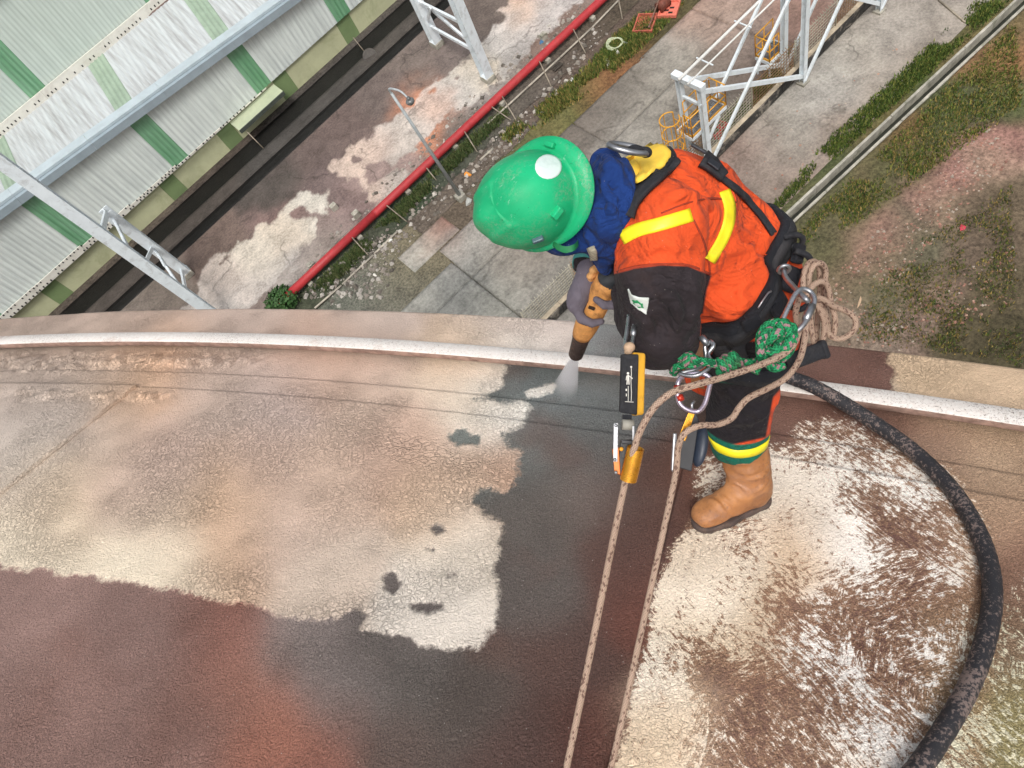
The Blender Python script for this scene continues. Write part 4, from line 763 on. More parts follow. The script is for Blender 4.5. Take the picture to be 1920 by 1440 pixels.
# ------------------------------------------------------------------ the warehouse
wh = tag(empty('warehouse', Q(0, 40)), 'long warehouse clad in pale ribbed sheets with green translucent strips', 'warehouse')
shw = mat('white_ribbed_sheet', (218, 226, 222), 0.45, 0, 0.05, 1.5, 0, None, (186, 192, 188), 0.5, 1.2)
shw2 = mat('bright_roof_sheet', (184, 190, 192), 0.45, 0, 0.07, 2.5, 0, None, (164, 164, 162), 0.6, 0.9)
shg = mat('pale_green_sheet', (200, 214, 206), 0.5, 0, 0.05, 1.5, 0, None, (186, 198, 190), 0.5, 0.8)
grn = mat('green_translucent_strip', (112, 164, 126), 0.35, 0, 0.12, 2.0, 0, None, (150, 190, 162), 0.5, 1.5)
grp = mat('pale_green_roof_strip', (144, 162, 144), 0.4, 0, 0.1, 2.0)
dad = mat('beige_dado_paint', (188, 190, 154), 0.85, 0, 0.1, 0.8, 0.002, 20, (150, 154, 116), 0.5, 0.5); dag = mat('green_dado_paint', (118, 138, 94), 0.85, 0, 0.12, 0.8, 0.002, 20)
gut = mat('blue_grey_gutter', (176, 188, 194), 0.5, 0, 0.08, 1.5); gut2 = mat('shaded_blue_gutter', (148, 162, 170), 0.5, 0, 0.08, 1.5)  # second blue is a shade-coloured copy of the first, for the gutter box
flm = mat('eave_flashing', (224, 222, 212), 0.5, 0, 0.06, 3, 0, None, (190, 182, 170), 0.4, 2); dotm = mat('rib_end_shade_black', (30, 28, 26), 0.9)
def sheet_mat(name, rgb, streak, rough=0.45):
    t = NT(name); c = lin(rgb); v = t.scalev(t.co(), 5.0, 0.35, 0.35, (0, 0, -GA)); n = t.noise(1.0, 6, 0.7, vec=v); b_ = t.noise(0.5, 4, 0.6)
    c1 = t.mix(t.ramp(n, 0.35, 0.72), tuple(c), tuple(lin(streak))); c1 = t.mix(t.math('MULTIPLY', t.ramp(b_, 0.4, 0.7), 0.35), c1, tuple(c*0.86)); return t.fin(c1, rough)
shw = sheet_mat('streaked_white_sheet', (222, 230, 226), (192, 200, 198)); shw2 = sheet_mat('streaked_roof_sheet', (190, 196, 198), (150, 150, 150)); shg = sheet_mat('streaked_green_sheet', (202, 214, 206), (186, 198, 190)); grn = sheet_mat('streaked_translucent_strip', (104, 156, 118), (138, 182, 150), 0.35)
def ribbed(name, a0, a1, b0, b1, nrm, m, pitch=0.25, depth=0.022, label=None):
    """sheet between bottom edge a0-a1 and top edge b0-b1, trapezoidal ribs along a->b"""
    L = np.linalg.norm(a1-a0); n = max(int(L/pitch), 1); s = []; d = []
    for i in range(n):
        for q, e in ((0.0, 0), (0.55, 0), (0.66, 1), (0.88, 1)): s.append((i+q)/n); d.append(e)
    s.append(1.0); d.append(0); s = np.array(s); d = np.array(d)*depth
    lo = a0+(a1-a0)*s[:, None]+nrm*d[:, None]; hi = b0+(b1-b0)*s[:, None]+nrm*d[:, None]
    o = link(name, grid_mesh(name, np.stack([lo, hi], 0), False), m, wh)
    if label: o['label'] = label
    return o
NV = -DV
h_lo = lambda u: 1.40
def h_hi(u): return 5.35-0.092*(u+7)
def strip_u(px_lo, px_hi): return float(Wv(*px_lo, 36.3)@DU), float(Wv(*px_hi, 36.3)@DU)
# green strips: lower corner (u at the foot) and lean, taken where they stand on the wall
strips = []
for (lo, hi) in (((142, 435), (40, 362)), ((325, 288), (248, 215)), ((491, 159), (432, 80)), ((642, 26), (600, -40))):
    strips.append(strip_u(lo, hi))
lean = np.mean([b-a for a, b in strips]); us_ = [a for a, b in strips]; du_ = np.mean(np.diff(us_))
us_ = [us_[0]-du_*k for k in (3, 2, 1)]+us_+[us_[-1]+du_*k for k in (1, 2, 3, 4)]
hw = 0.47
for i in range(len(us_)-1):
    u0, u1 = us_[i], us_[i+1]
    def pt(u, t, off=0.0): hh = h_lo(u)+(h_hi(u+lean)-h_lo(u))*t; return Q(u+lean*t, 36.3-off, hh)
    ribbed('cladding_sheet', pt(u0+hw, 0), pt(u1-hw, 0), pt(u0+hw, 1), pt(u1-hw, 1), NV, shw)
    ribbed('translucent_strip', pt(u0-hw, 0), pt(u0+hw, 0), pt(u0-hw, 1), pt(u0+hw, 1), NV, grn, 0.235, 0.028)
# eave flashing; black dots paint the shade inside the open rib ends
for u0 in np.arange(-30, 3.2, 3.0):
    mb = MB(); hh = 0.42*min(1, max(0.12, (3.4-u0)/13)); mb.box(Q(u0+1.49, 36.17, 1.40+hh/2), DU*1.49, DV*0.02, ZZ*hh/2); mb.build('flashing', flm, wh)
    dt = MB()
    for q in np.arange(0.1, 2.95, 0.235):
        if RNG.random() < 0.8: dt.box(Q(u0+q, 36.146, 1.47), DU*0.035, DV*0.008, ZZ*0.05)
        if RNG.random() < 0.7 and u0 < -2: dt.box(Q(u0+q+0.1, 36.146, 1.40+hh*0.85), DU*0.03, DV*0.008, ZZ*0.045)
    dt.build('rib_gap_shade', dotm, wh)['kind'] = 'stuff'
# painted dado wall in bays
gp = [float(Wv(px, py, 36.5)@DU) for px, py in ((108, 547), (323, 349), (426, 250), (534, 159), (655, 60))]; u = -30.0
edges = [-24, -16.3]+gp+[16.0, 20.5, 25]; prev = -32.0
for e in edges:
    for (a, b, m, nm) in ((prev, e-0.45, dad, 'dado_panel'), (e-0.45, e+0.45, dag, 'dado_panel')):
        mb = MB(); mb.box(Q((a+b)/2, 36.52, 0.72), DU*((b-a)/2-0.004), DV*0.10, ZZ*0.72); mb.build(nm, m, wh)
    prev = e+0.45
# door canopy
mb = MB(); a, b = 3.45, 6.45; mb.box(Q((a+b)/2, 35.85, 1.16), DU*(b-a)/2, DV*0.50, ZZ*0.05); mb.build('canopy', mat('canopy_olive', (176, 184, 156), 0.6, 0, 0.08, 2), wh, bevel=0.01)
mb = MB(); mb.box(Q((a+b)/2, 35.33, 1.12), DU*(b-a)/2, DV*0.03, ZZ*0.10); mb.build('canopy_edge', mat('canopy_dark_edge', (70, 76, 70), 0.6, 0, 0.2, 4), wh)
for p, q in (((463, 247), (494, 278)), ((662, 70), (686, 100))):
    mb = MB(); mb.cyl(G(*p, 0.9), G(*q, 0.05), 0.025, n=6); mb.build('downpipe', stm, wh, True)
# gutter, annex roof, hall wall behind
gmb = MB(); gm2 = MB()
for k in range(-30, 34, 4):
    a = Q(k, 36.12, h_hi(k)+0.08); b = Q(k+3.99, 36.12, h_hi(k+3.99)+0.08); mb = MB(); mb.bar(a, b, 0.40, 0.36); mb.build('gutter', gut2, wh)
    mb = MB(); mb.bar(a+DV*0.32+ZZ*0.26, b+DV*0.32+ZZ*0.26, 0.62, 0.12); mb.build('ridge_flashing', gut, wh)
def rf(u): return h_hi(u)+0.35
def top_h(u): return 5.85-0.02*u
for i in range(len(us_)-1):
    u0, u1 = us_[i]+lean, us_[i+1]+lean
    def pr_(u, t): return Q(u+0.6*t, 36.7+3.25*t, rf(u)+(top_h(u)-rf(u))*t)
    ribbed('roof_sheet', pr_(u0+hw, 0), pr_(u1-hw, 0), pr_(u0+hw, 1), pr_(u1-hw, 1), ZZ, shw2, 0.25, 0.022)
    ribbed('roof_strip', pr_(u0-hw, 0), pr_(u0+hw, 0), pr_(u0-hw, 1), pr_(u0+hw, 1), ZZ, grp, 0.235, 0.04)
for k in range(-30, 34, 4):
    mb = MB(); a = Q(k, 39.93, top_h(k)+0.22); b = Q(k+3.99, 39.93, top_h(k+4)+0.22); mb.bar(a, b, 0.06, 0.5); mb.build('flashing', flm, wh)
    dt = MB()
    for q in np.arange(0.1, 3.95, 0.235):
        if RNG.random() < 0.7: dt.box(Q(k+q, 39.893, top_h(k)+0.12), DU*0.03, DV*0.006, ZZ*0.05)  # shade in the rib ends painted as black dots here too
    dt.build('rib_gap_shade', dotm, wh)['kind'] = 'stuff'
ub = [float(Wv(px, py, 40.0)@DU) for px, py in ((90, 190), (300, 10))]; db = ub[1]-ub[0]; lb_ = float(Wv(0, 100, 40.0)@DU)-ub[0]
ubs = [ub[0]+db*k for k in range(-4, 6)]
for i in range(len(ubs)-1):
    def pb_(u, t): return Q(u+lb_*1.6*t, 40.0, top_h(u)+0.45+4.1*t)
    ribbed('cladding_sheet', pb_(ubs[i]+0.45, 0), pb_(ubs[i+1]-0.45, 0), pb_(ubs[i]+0.45, 1), pb_(ubs[i+1]-0.45, 1), NV, shg, 0.2, 0.014)
    ribbed('translucent_strip', pb_(ubs[i]-0.45, 0), pb_(ubs[i]+0.45, 0), pb_(ubs[i]-0.45, 1), pb_(ubs[i]+0.45, 1), NV, grn, 0.225, 0.028)
for k in range(-30, 34, 4):
    mb = MB(); mb.bar(Q(k, 39.95, top_h(k)+4.75), Q(k+3.99, 39.95, top_h(k+4)+4.75), 0.4, 0.5); mb.build('gutter', gut, wh)
mb = MB(); mb.add([Q(-32, 40.15, 10.3), Q(34, 40.15, 9.6), Q(34, 62, 13), Q(-32, 62, 13.5)], [(0, 1, 2, 3)]); mb.build('hall_roof', shw2, wh)
mb = MB(); mb.box(Q(1, 51, 4.4), DU*32, DV*10.5, ZZ*4.4); mb.build('hall_core', dad, wh)

mb = MB(); q = [Wv(x, y, 39.87) for x, y in ((226, 92), (272, 66), (352, 0), (318, -4), (286, 22))]; mb.add(q+[p+DV*0.03 for p in q], [(0, 1, 2, 3, 4), (9, 8, 7, 6, 5)]+[(i, 5+i, 5+(i+1) % 5, (i+1) % 5) for i in range(5)]); mb.build('rusty_sheet', mat('rust_brown_sheet', (132, 112, 104), 0.8, 0, 0.3, 3), wh)
# ================================================================== the rope worker
def surface_nets(F, lo, h):
    nx, ny, nz = F.shape; ins = F < 0
    cs = [(i, j, k) for i in (0, 1) for j in (0, 1) for k in (0, 1)]
    def sl3(o, A): return A[o[0]:nx-1+o[0], o[1]:ny-1+o[1], o[2]:nz-1+o[2]]
    cnt = sum(sl3(c, ins).astype(np.int8) for c in cs); act = (cnt > 0) & (cnt < 8)
    idx = np.argwhere(act); ids = -np.ones(act.shape, np.int64); ids[act] = np.arange(len(idx))
    acc = np.zeros((len(idx), 3)); n = np.zeros(len(idx)); I, J, K = idx.T
    for a in cs:
        for ax in range(3):
            if a[ax]: continue
            b = list(a); b[ax] = 1
            fa = F[I+a[0], J+a[1], K+a[2]]; fb = F[I+b[0], J+b[1], K+b[2]]; m = (fa < 0) != (fb < 0)
            t = np.where(m, fa/np.where(m, fa-fb, 1), 0); p = np.tile(np.array(a, float), (len(idx), 1)); p[:, ax] = t
            acc[m] += p[m]; n[m] += 1
    V = lo+(idx+acc/n[:, None])*h; Q_ = []
    for ax in range(3):
        o1, o2 = [(1, 2), (2, 0), (0, 1)][ax]; A = ins; sA = [slice(None)]*3; sB = [slice(None)]*3; sA[ax] = slice(0, -1); sB[ax] = slice(1, None)
        x = A[tuple(sA)] != A[tuple(sB)]; e = np.argwhere(x); keep = (e[:, o1] > 0) & (e[:, o2] > 0) & (e[:, o1] < act.shape[o1]) & (e[:, o2] < act.shape[o2]); e = e[keep]
        if len(e) == 0: continue
        flip = A[tuple(e.T)]
        def g(d1, d2): q = e.copy(); q[:, o1] += d1; q[:, o2] += d2; return ids[tuple(q.T)]
        q = np.stack([g(-1, -1), g(0, -1), g(0, 0), g(-1, 0)], 1); q[~flip] = q[~flip][:, ::-1]; Q_.append(q)
    return V, np.concatenate(Q_)
class Sdf:
    def __init__(s, k=0.03): s.p = []; s.k = k
    def cone(s, a, b, ra, rb=None, k=None): s.p.append(('c', np.asarray(a, float), np.asarray(b, float), ra, ra if rb is None else rb, k)); return s
    def chain(s, pts, rad, k=None):
        for i in range(len(pts)-1): s.cone(pts[i], pts[i+1], rad[i], rad[i+1], k)
        return s
    def ell(s, c, ax, ay, az, k=None): s.p.append(('e', np.asarray(c, float), np.stack([ax, ay, az], 1), 0, 0, k)); return s
    def ev(s, P):
        D = None
        for ty, a, b, ra, rb, k in s.p:
            k = s.k if k is None else k
            if ty == 'c':
                e = b-a; t = np.clip(((P-a)@e)/(e@e+1e-12), 0, 1); d = np.linalg.norm(P-a-t[:, None]*e, axis=1)-(ra+(rb-ra)*t)
            else:
                q = (P-a)@np.linalg.inv(b).T; l = np.linalg.norm(q, axis=1); sc = np.linalg.norm(b, axis=0)
                g = np.linalg.norm(q/sc, axis=1)+1e-9; d = l*(l-1.0)/g
            if D is None: D = d
            else: hh = np.clip(0.5+0.5*(D-d)/k, 0, 1); D = D*(1-hh)+d*hh-k*hh*(1-hh)
        return D
    def mesh(s, name, h=0.01, post=None, cuts=()):
        lo = np.full(3, 1e9); hi = -lo
        for ty, a, b, ra, rb, k in s.p:
            if ty == 'c':
                r = max(ra, rb); lo = np.minimum(lo, np.minimum(a, b)-r); hi = np.maximum(hi, np.maximum(a, b)+r)
            else: e = np.sqrt((b**2).sum(1)); lo = np.minimum(lo, a-e); hi = np.maximum(hi, a+e)
        lo = lo-4*h; hi = hi+4*h; N = np.ceil((hi-lo)/h).astype(int)+1
        ax = [lo[i]+h*np.arange(N[i]) for i in range(3)]; P = np.stack(np.meshgrid(*ax, indexing='ij'), -1).reshape(-1, 3)
        F = s.ev(P)
        if post is not None: F = post(P, F)
        for c, nrm in cuts: F = np.maximum(F, (P-c)@nrm)
        F = F.reshape(N); V, Fq = surface_nets(F, lo, h)
        me = bpy.data.meshes.new(name); me.vertices.add(len(V)); me.vertices.foreach_set('co', V.ravel()); me.loops.add(Fq.size); me.loops.foreach_set('vertex_index', Fq.ravel()); me.polygons.add(len(Fq)); me.polygons.foreach_set('loop_start', np.arange(0, Fq.size, 4)); me.update(); me.validate(); me.polygons.foreach_set('use_smooth', np.ones(len(me.polygons), bool))
        s.V = V; s.F = Fq
        return me
def bvh_of(*sdfs):
    vs = []; fs = []
    for q in sdfs:
        b = len(vs); vs += [tuple(v) for v in q.V]; fs += [tuple(int(i)+b for i in f) for f in q.F]
    return BVHTree.FromPolygons(vs, fs)
def hit(bv, px, py):
    r = ray(px, py); r = r/np.linalg.norm(r); l, n_, i, d = bv.ray_cast(Vector(CAM), Vector(r), 20.0)
    if l is None: return None
    n_ = np.array(n_)
    if n_@r > 0: n_ = -n_
    return np.array(l), n_
FOOT = S(1390, 940)
ER = np.array([FOOT[0]-AX, FOOT[1]-AY, 0]); ER /= np.linalg.norm(ER); EF = np.array([-ER[1], ER[0], 0])
NRM = np.array([ER[0]*math.sin(SLOPE), ER[1]*math.sin(SLOPE), math.cos(SLOPE)])    # roof normal at the worker
DOWNS = np.cross(EF, NRM); DOWNS = DOWNS/np.linalg.norm(DOWNS)
J = dict(pelvis=U(1420, 566, 2.22), belt=U(1398, 520, 2.15), lumbar=U(1370, 488, 2.10), chest=U(1300, 430, 2.02), upper=U(1232, 388, 1.98), neck=U(1172, 368, 1.96), head=U(1050, 385, 1.93))
SP = J['upper']-J['pelvis']; SP /= np.linalg.norm(SP)
LAT = ER-SP*(ER@SP); LAT /= np.linalg.norm(LAT)          # the worker's right-hand side, away from the camera
J['shL'] = U(1238, 425, 1.84); J['elL'] = U(1238, 622, 1.93); J['wrL'] = U(1172, 540, 2.10)
J['shR'] = J['upper']+(J['upper']-J['shL'])*0.95; J['elR'] = U(1128, 455, 2.22); J['wrR'] = U(1106, 505, 2.17)
J['hipL'] = J['pelvis']-LAT*0.095; J['hipR'] = J['pelvis']+LAT*0.095
J['knL'] = U(1393, 735, 2.38); J['anL'] = S(1412, 930)+NRM*0.10; J['knR'] = U(1366, 700, 2.74); J['anR'] = U(1306, 702, 3.07)
person = None
# --- body: one continuous figure under the clothes
bd = Sdf(0.03)
bd.chain([J['pelvis'], J['lumbar'], J['chest'], J['upper'], J['neck']], [0.085, 0.080, 0.080, 0.075, 0.05]); bd.cone(J['neck'], J['head'], 0.055, 0.06); bd.ell(J['head'], CM[:, 0]*0.10, CM[:, 1]*0.09, CM[:, 2]*0.095)
for a in ('L', 'R'):
    bd.chain([J['upper'], J['sh'+a], J['el'+a], J['wr'+a]], [0.06, 0.052, 0.042, 0.03]); bd.chain([J['hip'+a], J['kn'+a], J['an'+a]], [0.075, 0.055, 0.042])
# the nozzle that both hands grip
NZ0, NZ1, NZ2 = U(1137, 532, 2.12), U(1098, 618, 2.30), U(1079, 667, 2.42)
NAX = (NZ1-NZ0)/np.linalg.norm(NZ1-NZ0)
def hand(c, side, wrist, flip, rg=0.040, spread=0.021, order=1):
    """fingers and thumb closed round the nozzle: c on the axis, side = direction from the axis to the palm"""
    s = side-NAX*(side@NAX); s /= np.linalg.norm(s); t = np.cross(NAX, s)*flip
    def pt(ang, r, z): return c+NAX*z+r*(s*math.cos(ang)+t*math.sin(ang))
    fing = []
    for i, (z, ln) in enumerate(zip((-1.5, -0.5, 0.5, 1.5), (0.92, 1.0, 0.96, 0.80))):
        z = z*spread*order; fing.append(([pt(0.35, rg+0.016, z), pt(1.15, rg+0.017, z*1.02), pt(1.9*ln, rg+0.012, z), pt(2.75*ln, rg+0.010, z*0.97)], [0.0125, 0.0118, 0.0108, 0.0090]))
    zt = -2.1*spread*order
    thumb = ([pt(-0.35, rg+0.022, zt*0.55), pt(-0.95, rg+0.018, zt*0.9), pt(-1.55, rg+0.012, zt*0.95), pt(-2.1, rg+0.008, zt*0.8)], [0.016, 0.0145, 0.012, 0.0100])
    palm = [pt(0.25, rg+0.018, -1.35*spread), pt(0.25, rg+0.018, 1.35*spread), pt(-0.25, rg+0.024, 0.9*spread), pt(-0.25, rg+0.024, -0.9*spread)]
    return fing, thumb, palm, wrist
HFLIP, HORD = 1, -1
LEFTIM = -CM[:, 0]; UPIM = -CM[:, 1]; TOCAM = -CM[:, 2]
hR = hand(NZ0+(NZ1-NZ0)*0.36, LEFTIM*1.0-TOCAM*0.05+UPIM*0.20, J['wrR'], HFLIP, order=HORD)
hL = hand(NZ0+(NZ1-NZ0)*0.02-NAX*0.015, -LEFTIM*1.0+TOCAM*0.10+UPIM*0.05, J['wrL'], -1, order=-1)
for fing, thumb, palm, wr in (hR, hL):
    for p, r in fing+[thumb]: bd.chain(p, [q*0.8 for q in r], 0.004)
    pc = np.mean(palm, 0); bd.cone(pc, wr, 0.026, 0.026, 0.02)
    for i in range(4): bd.cone(palm[i], palm[(i+1) % 4], 0.013, 0.013, 0.012)
skin = mat('skin', (150, 104, 78), 0.55, 0, 0.1, 20)
person = tag(link('person', bd.mesh('person', 0.011), skin), 'worker in orange and black overalls, green hard hat and harness bending over the roof edge', 'person')
# --- cloth material: weave, folds, grime
def cloth(name, colA, colB=None, attr=None, rough=0.85, weave=900.0, fold=0.006, grime=(60, 44, 38), gamt=0.35, colC=None, attr2=None):
    t = NT(name); c = t.mix(t.ramp(t.noise(9, 4, 0.6), 0.3, 0.7), tuple(lin(colA)*0.9), tuple(np.minimum(lin(colA)*1.08, 0.95)))
    if attr:
        f = t.ramp(t.attr(attr, 'Fac'), -0.004, 0.004); c2 = t.mix(t.ramp(t.noise(9, 4, 0.6), 0.3, 0.7), tuple(lin(colB)*0.7), tuple(lin(colB)*1.1)); c = t.mix(f, c, c2)
    if attr2:
        f = t.ramp(t.attr(attr2, 'Fac'), -0.004, 0.004); c = t.mix(f, c, tuple(lin(colC)))
    g = t.noise(6, 7, 0.75, dist=0.5); c = t.mix(t.math('MULTIPLY', t.ramp(g, 0.52, 0.75), gamt), c, tuple(lin(grime)))
    sp = t.math('LESS_THAN', t.voro(55), 0.07); c = t.mix(t.math('MULTIPLY', sp, 0.25), c, (0.5, 0.45, 0.4))
    n1 = t.noise(5.5, 3, 0.5, dist=1.4); n2 = t.noise(17, 3, 0.55, dist=0.9); wv = t.noise(weave, 1, 0.5)
    rd = t.math('ABSOLUTE', t.math('SUBTRACT', n1, 0.5)); nr = t.bump(rd, fold*12.0, 0.9); nr = t.bump(t.math('ABSOLUTE', t.math('SUBTRACT', n2, 0.5)), fold*3.0, 0.7, nr); nr = t.bump(wv, 0.0006, 0.7, nr)
    m = t.fin(c, rough, 0, nr, 0.2); t.b.inputs['Sheen Weight'].default_value = 0.03; return m
# --- jacket
jk = Sdf(0.035)
bs = J['belt']-SP*0.05
for s in (-1, 1):
    jk.chain([bs+LAT*0.075*s, J['lumbar']+LAT*0.08*s, J['chest']+LAT*0.085*s, J['upper']+LAT*0.07*s], [0.112, 0.108, 0.104, 0.094])
jk.chain([J['upper'], J['neck']], [0.105, 0.075])
jk.ell(J['chest'], SP*0.17, LAT*0.165, np.cross(SP, LAT)*0.115, 0.05)
el2 = J['elL']+(J['elL']-J['shL'])/np.linalg.norm(J['elL']-J['shL'])*0.012
jk.chain([J['upper']-LAT*0.08, J['shL']], [0.10, 0.108], 0.04)
jk.chain([J['shL'], U(1236, 520, 1.87), el2], [0.104, 0.103, 0.088], 0.016)
cuL = el2+(J['wrL']-el2)*0.80
jk.chain([el2, (el2+cuL)/2, cuL], [0.088, 0.070, 0.052], 0.022)
jk.chain([J['shR'], J['elR'], J['elR']+(J['wrR']-J['elR'])*0.75], [0.10, 0.066, 0.052], 0.02)
# fold ridges where the cloth bunches
def ridge(sd, pts, r, k=0.014):
    P = smooth_path(pts, 4); n = len(P); sd.chain(P, [r*(0.35+0.65*math.sin(math.pi*i/(n-1))) for i in range(n)], k)
BELTN = SP
jb = bvh_of(jk) if False else None
tmp = jk.mesh('tmp', 0.014); jb = bvh_of(jk); bpy.data.meshes.remove(tmp)
def on(bv, px, py, off=0.0):
    q = hit(bv, px, py)
    return None if q is None else q[0]+q[1]*off
def ridge_px(sd, bv, pts, r, off=0.002, k=0.014):
    P = [on(bv, x, y, off) for x, y in pts]; P = [p for p in P if p is not None]
    if len(P) > 1: ridge(sd, P, r, k)
for pts, r in ([[(1340, 480), (1390, 470), (1440, 440)], 0.010], [[(1330, 520), (1390, 500), (1450, 470)], 0.012], [[(1325, 560), (1380, 545), (1440, 500)], 0.011], [[(1330, 590), (1370, 585), (1410, 555)], 0.013], [[(1320, 540), (1350, 575), (1395, 570)], 0.010],
               [[(1400, 390), (1410, 430), (1400, 480)], 0.009], [[(1300, 340), (1330, 390), (1335, 450)], 0.008], [[(1165, 500), (1190, 515), (1230, 505)], 0.009], [[(1200, 600), (1230, 640), (1280, 650)], 0.011], [[(1185, 575), (1215, 600), (1225, 630)], 0.009],
               [[(1230, 530), (1260, 570), (1270, 620)], 0.010], [[(1170, 520), (1200, 540), (1205, 560)], 0.009], [[(1240, 380), (1290, 370), (1340, 390)], 0.008], [[(1200, 470), (1250, 460), (1300, 470)], 0.007], [[(1350, 610), (1380, 612), (1400, 600)], 0.014], [[(1340, 505), (1370, 530), (1390, 560)], 0.009], [[(1290, 520), (1300, 570), (1285, 630)], 0.010]):
    ridge_px(jk, jb, pts, r)
def crumple(P, F):
    q = P*np.array([1.0, 1.0, 1.0]); return F+np.abs(fbm(q, 6.5, 3, 101)-0.5)*0.085-0.008+(fbm(q, 26, 2, 107)-0.5)*0.005
wc = cuL; wn = (J['wrL']-el2)/np.linalg.norm(J['wrL']-el2)
me = jk.mesh('jacket', 0.0085, crumple, cuts=[(bs-SP*0.035, -SP)])
px = projs(jk.V)
BLK = [(1120, 520), (1158, 512), (1190, 503), (1240, 497), (1290, 499), (1334, 517), (1325, 545), (1316, 600), (1308, 700), (1180, 720), (1120, 600)]
blk = sdpoly(px, BLK)/600.0
blk = np.maximum(blk, sdpoly(px, [(1060, 420), (1130, 420), (1150, 520), (1060, 520)])/600.0)
dep = (jk.V-CAM)@CM[:, 2]; blk = np.where((px[:, 0] > 1285) & (dep > 2.03), -0.05, blk)
set_attr(me, 'blk', blk)
jacket = link('jacket', me, cloth('orange_black_drill', (214, 80, 38), (46, 40, 43), 'blk'), person)
JB = bvh_of(jk)
# --- trousers
tr = Sdf(0.03)
for s in (-1, 1): tr.chain([J['pelvis']+LAT*0.075*s+SP*0.06, J['pelvis']+LAT*0.085*s-SP*0.04], [0.108, 0.112])
hemL = U(1381, 812, 2.48); dirL = (hemL-J['knL'])/np.linalg.norm(hemL-J['knL'])
tr.chain([J['hipL']+TOCAM*0.01, J['knL'], hemL+dirL*0.03], [0.118, 0.106, 0.096], 0.03)
tr.chain([J['hipR'], J['knR'], J['knR']+(J['anR']-J['knR'])*0.72], [0.115, 0.085, 0.08], 0.03)
def crumple2(P, F): return F+np.abs(fbm(P, 6, 3, 131)-0.5)*0.10-0.009+(fbm(P, 24, 2, 137)-0.5)*0.006
me = tr.mesh('trousers', 0.009, crumple2, cuts=[(hemL, dirL) if False else (U(1376, 826, 2.48), np.array([0, 0, -1.0]))] if False else ())
px = projs(tr.V); a = J['knL']; tparam = ((tr.V-hemL)@dirL)
dep = (tr.V-CAM)@CM[:, 2]
blk = np.minimum(sdpoly(px, [(1325, 700), (1340, 640), (1480, 640), (1478, 712), (1450, 745), (1436, 820), (1300, 850), (1300, 760)])/600.0, 0.05)
blk = np.where(dep > 2.62, -0.05, blk)
grn_ = np.maximum(sdpoly(px, [(1352, 690), (1420, 702), (1492, 690), (1486, 714), (1420, 724), (1345, 716)])/600.0, -0.05)
grn_ = np.maximum(grn_, np.where(dep < 2.65, tparam+0.040, -1))
set_attr(me, 'blk', blk); set_attr(me, 'grn', grn_)
trousers = link('trousers', me, cloth('orange_black_trouser_drill', (210, 78, 40), (34, 31, 35), 'blk', colC=(20, 98, 80), attr2='grn'), person)
TB = bvh_of(tr)
# --- bands and ribbons laid on the cloth
def band(name, bv, c, axis, width, thick, m, parent, n=72, r0=0.45, off=0.001, wav=0.0, arc=None):
    axis = axis/np.linalg.norm(axis); x = np.cross(axis, [0.2, 0.1, 1]); x /= np.linalg.norm(x); y = np.cross(axis, x); rows = []
    for i in range(n):
        a = 2*math.pi*i/n; d = x*math.cos(a)+y*math.sin(a); best = []
        for k in (-0.5, 0, 0.5):
            o = c+axis*width*k; l, nn, _, dist = bv.ray_cast(Vector(o+d*r0), Vector(-d), r0); best.append(r0*0.3 if l is None else float(np.dot(np.array(l)-o, d)))
        rows.append(best)
    R_ = np.array(rows); R_ = (np.roll(R_, 1, 0)+2*R_+np.roll(R_, -1, 0))/4
    V = []
    for i in range(n):
        a = 2*math.pi*i/n; d = x*math.cos(a)+y*math.sin(a)
        for (k, e) in ((-0.5, off), (-0.5, off+thick), (0.0, off+thick*1.1), (0.5, off+thick), (0.5, off)):
            r_ = R_[i][int(k*2+1)]; V.append(c+axis*width*k+d*(r_+e))
    F = []
    for i in range(n):
        q = (i+1) % n
        for j in range(4): F.append((i*5+j, q*5+j, q*5+j+1, i*5+j+1))
        F.append((i*5+4, q*5+4, q*5, i*5))
    mb = MB(); mb.add(V, F); return mb.build(name, m, parent, True)
def ribbon(name, bv, pts, width, thick, m, parent, off=0.0015, per=8, cols=5, taper=None):
    C = smooth_path([(x, y, 0) for x, y in pts], per)[:, :2]; T = np.gradient(C, axis=0); T /= np.linalg.norm(T, axis=1)[:, None]+1e-9; N = np.stack([-T[:, 1], T[:, 0]], 1)
    rows = []
    for i, (c, n_) in enumerate(zip(C, N)):
        w_ = width if np.isscalar(width) else np.interp(i/(len(C)-1), np.linspace(0, 1, len(width)), width); r = []
        for s in np.linspace(-0.5, 0.5, cols): r.append(hit(bv, *(c+n_*w_*s)))
        if all(q is not None for q in r): rows.append(r)
    if len(rows) < 2: return None
    L = np.array([[q[0] for q in r] for r in rows]); Nn = np.array([[q[1] for q in r] for r in rows])
    for _ in range(2): L[1:-1] = (L[:-2]+2*L[1:-1]+L[2:])/4; Nn[1:-1] = (Nn[:-2]+2*Nn[1:-1]+Nn[2:])/4
    Nn /= np.linalg.norm(Nn, axis=2)[..., None]; top_ = L+Nn*(off+thick); bot = L+Nn*(off-0.002); n, mcol = L.shape[:2]
    V = list(top_.reshape(-1, 3))+list(bot.reshape(-1, 3)); F = []; B = n*mcol
    for i in range(n-1):
        for j in range(mcol-1): q = i*mcol+j; F.append((q, q+1, q+mcol+1, q+mcol)); F.append((B+q, B+q+mcol, B+q+mcol+1, B+q+1))
        q = i*mcol; F.append((q, q+mcol, B+q+mcol, B+q)); q = i*mcol+mcol-1; F.append((q, B+q, B+q+mcol, q+mcol))
    for i in (0, n-1):
        for j in range(mcol-1): q = i*mcol+j; F.append((q, B+q, B+q+1, q+1) if i == 0 else (q, q+1, B+q+1, B+q))
    mb = MB(); mb.add(V, F); return mb.build(name, m, parent, True)
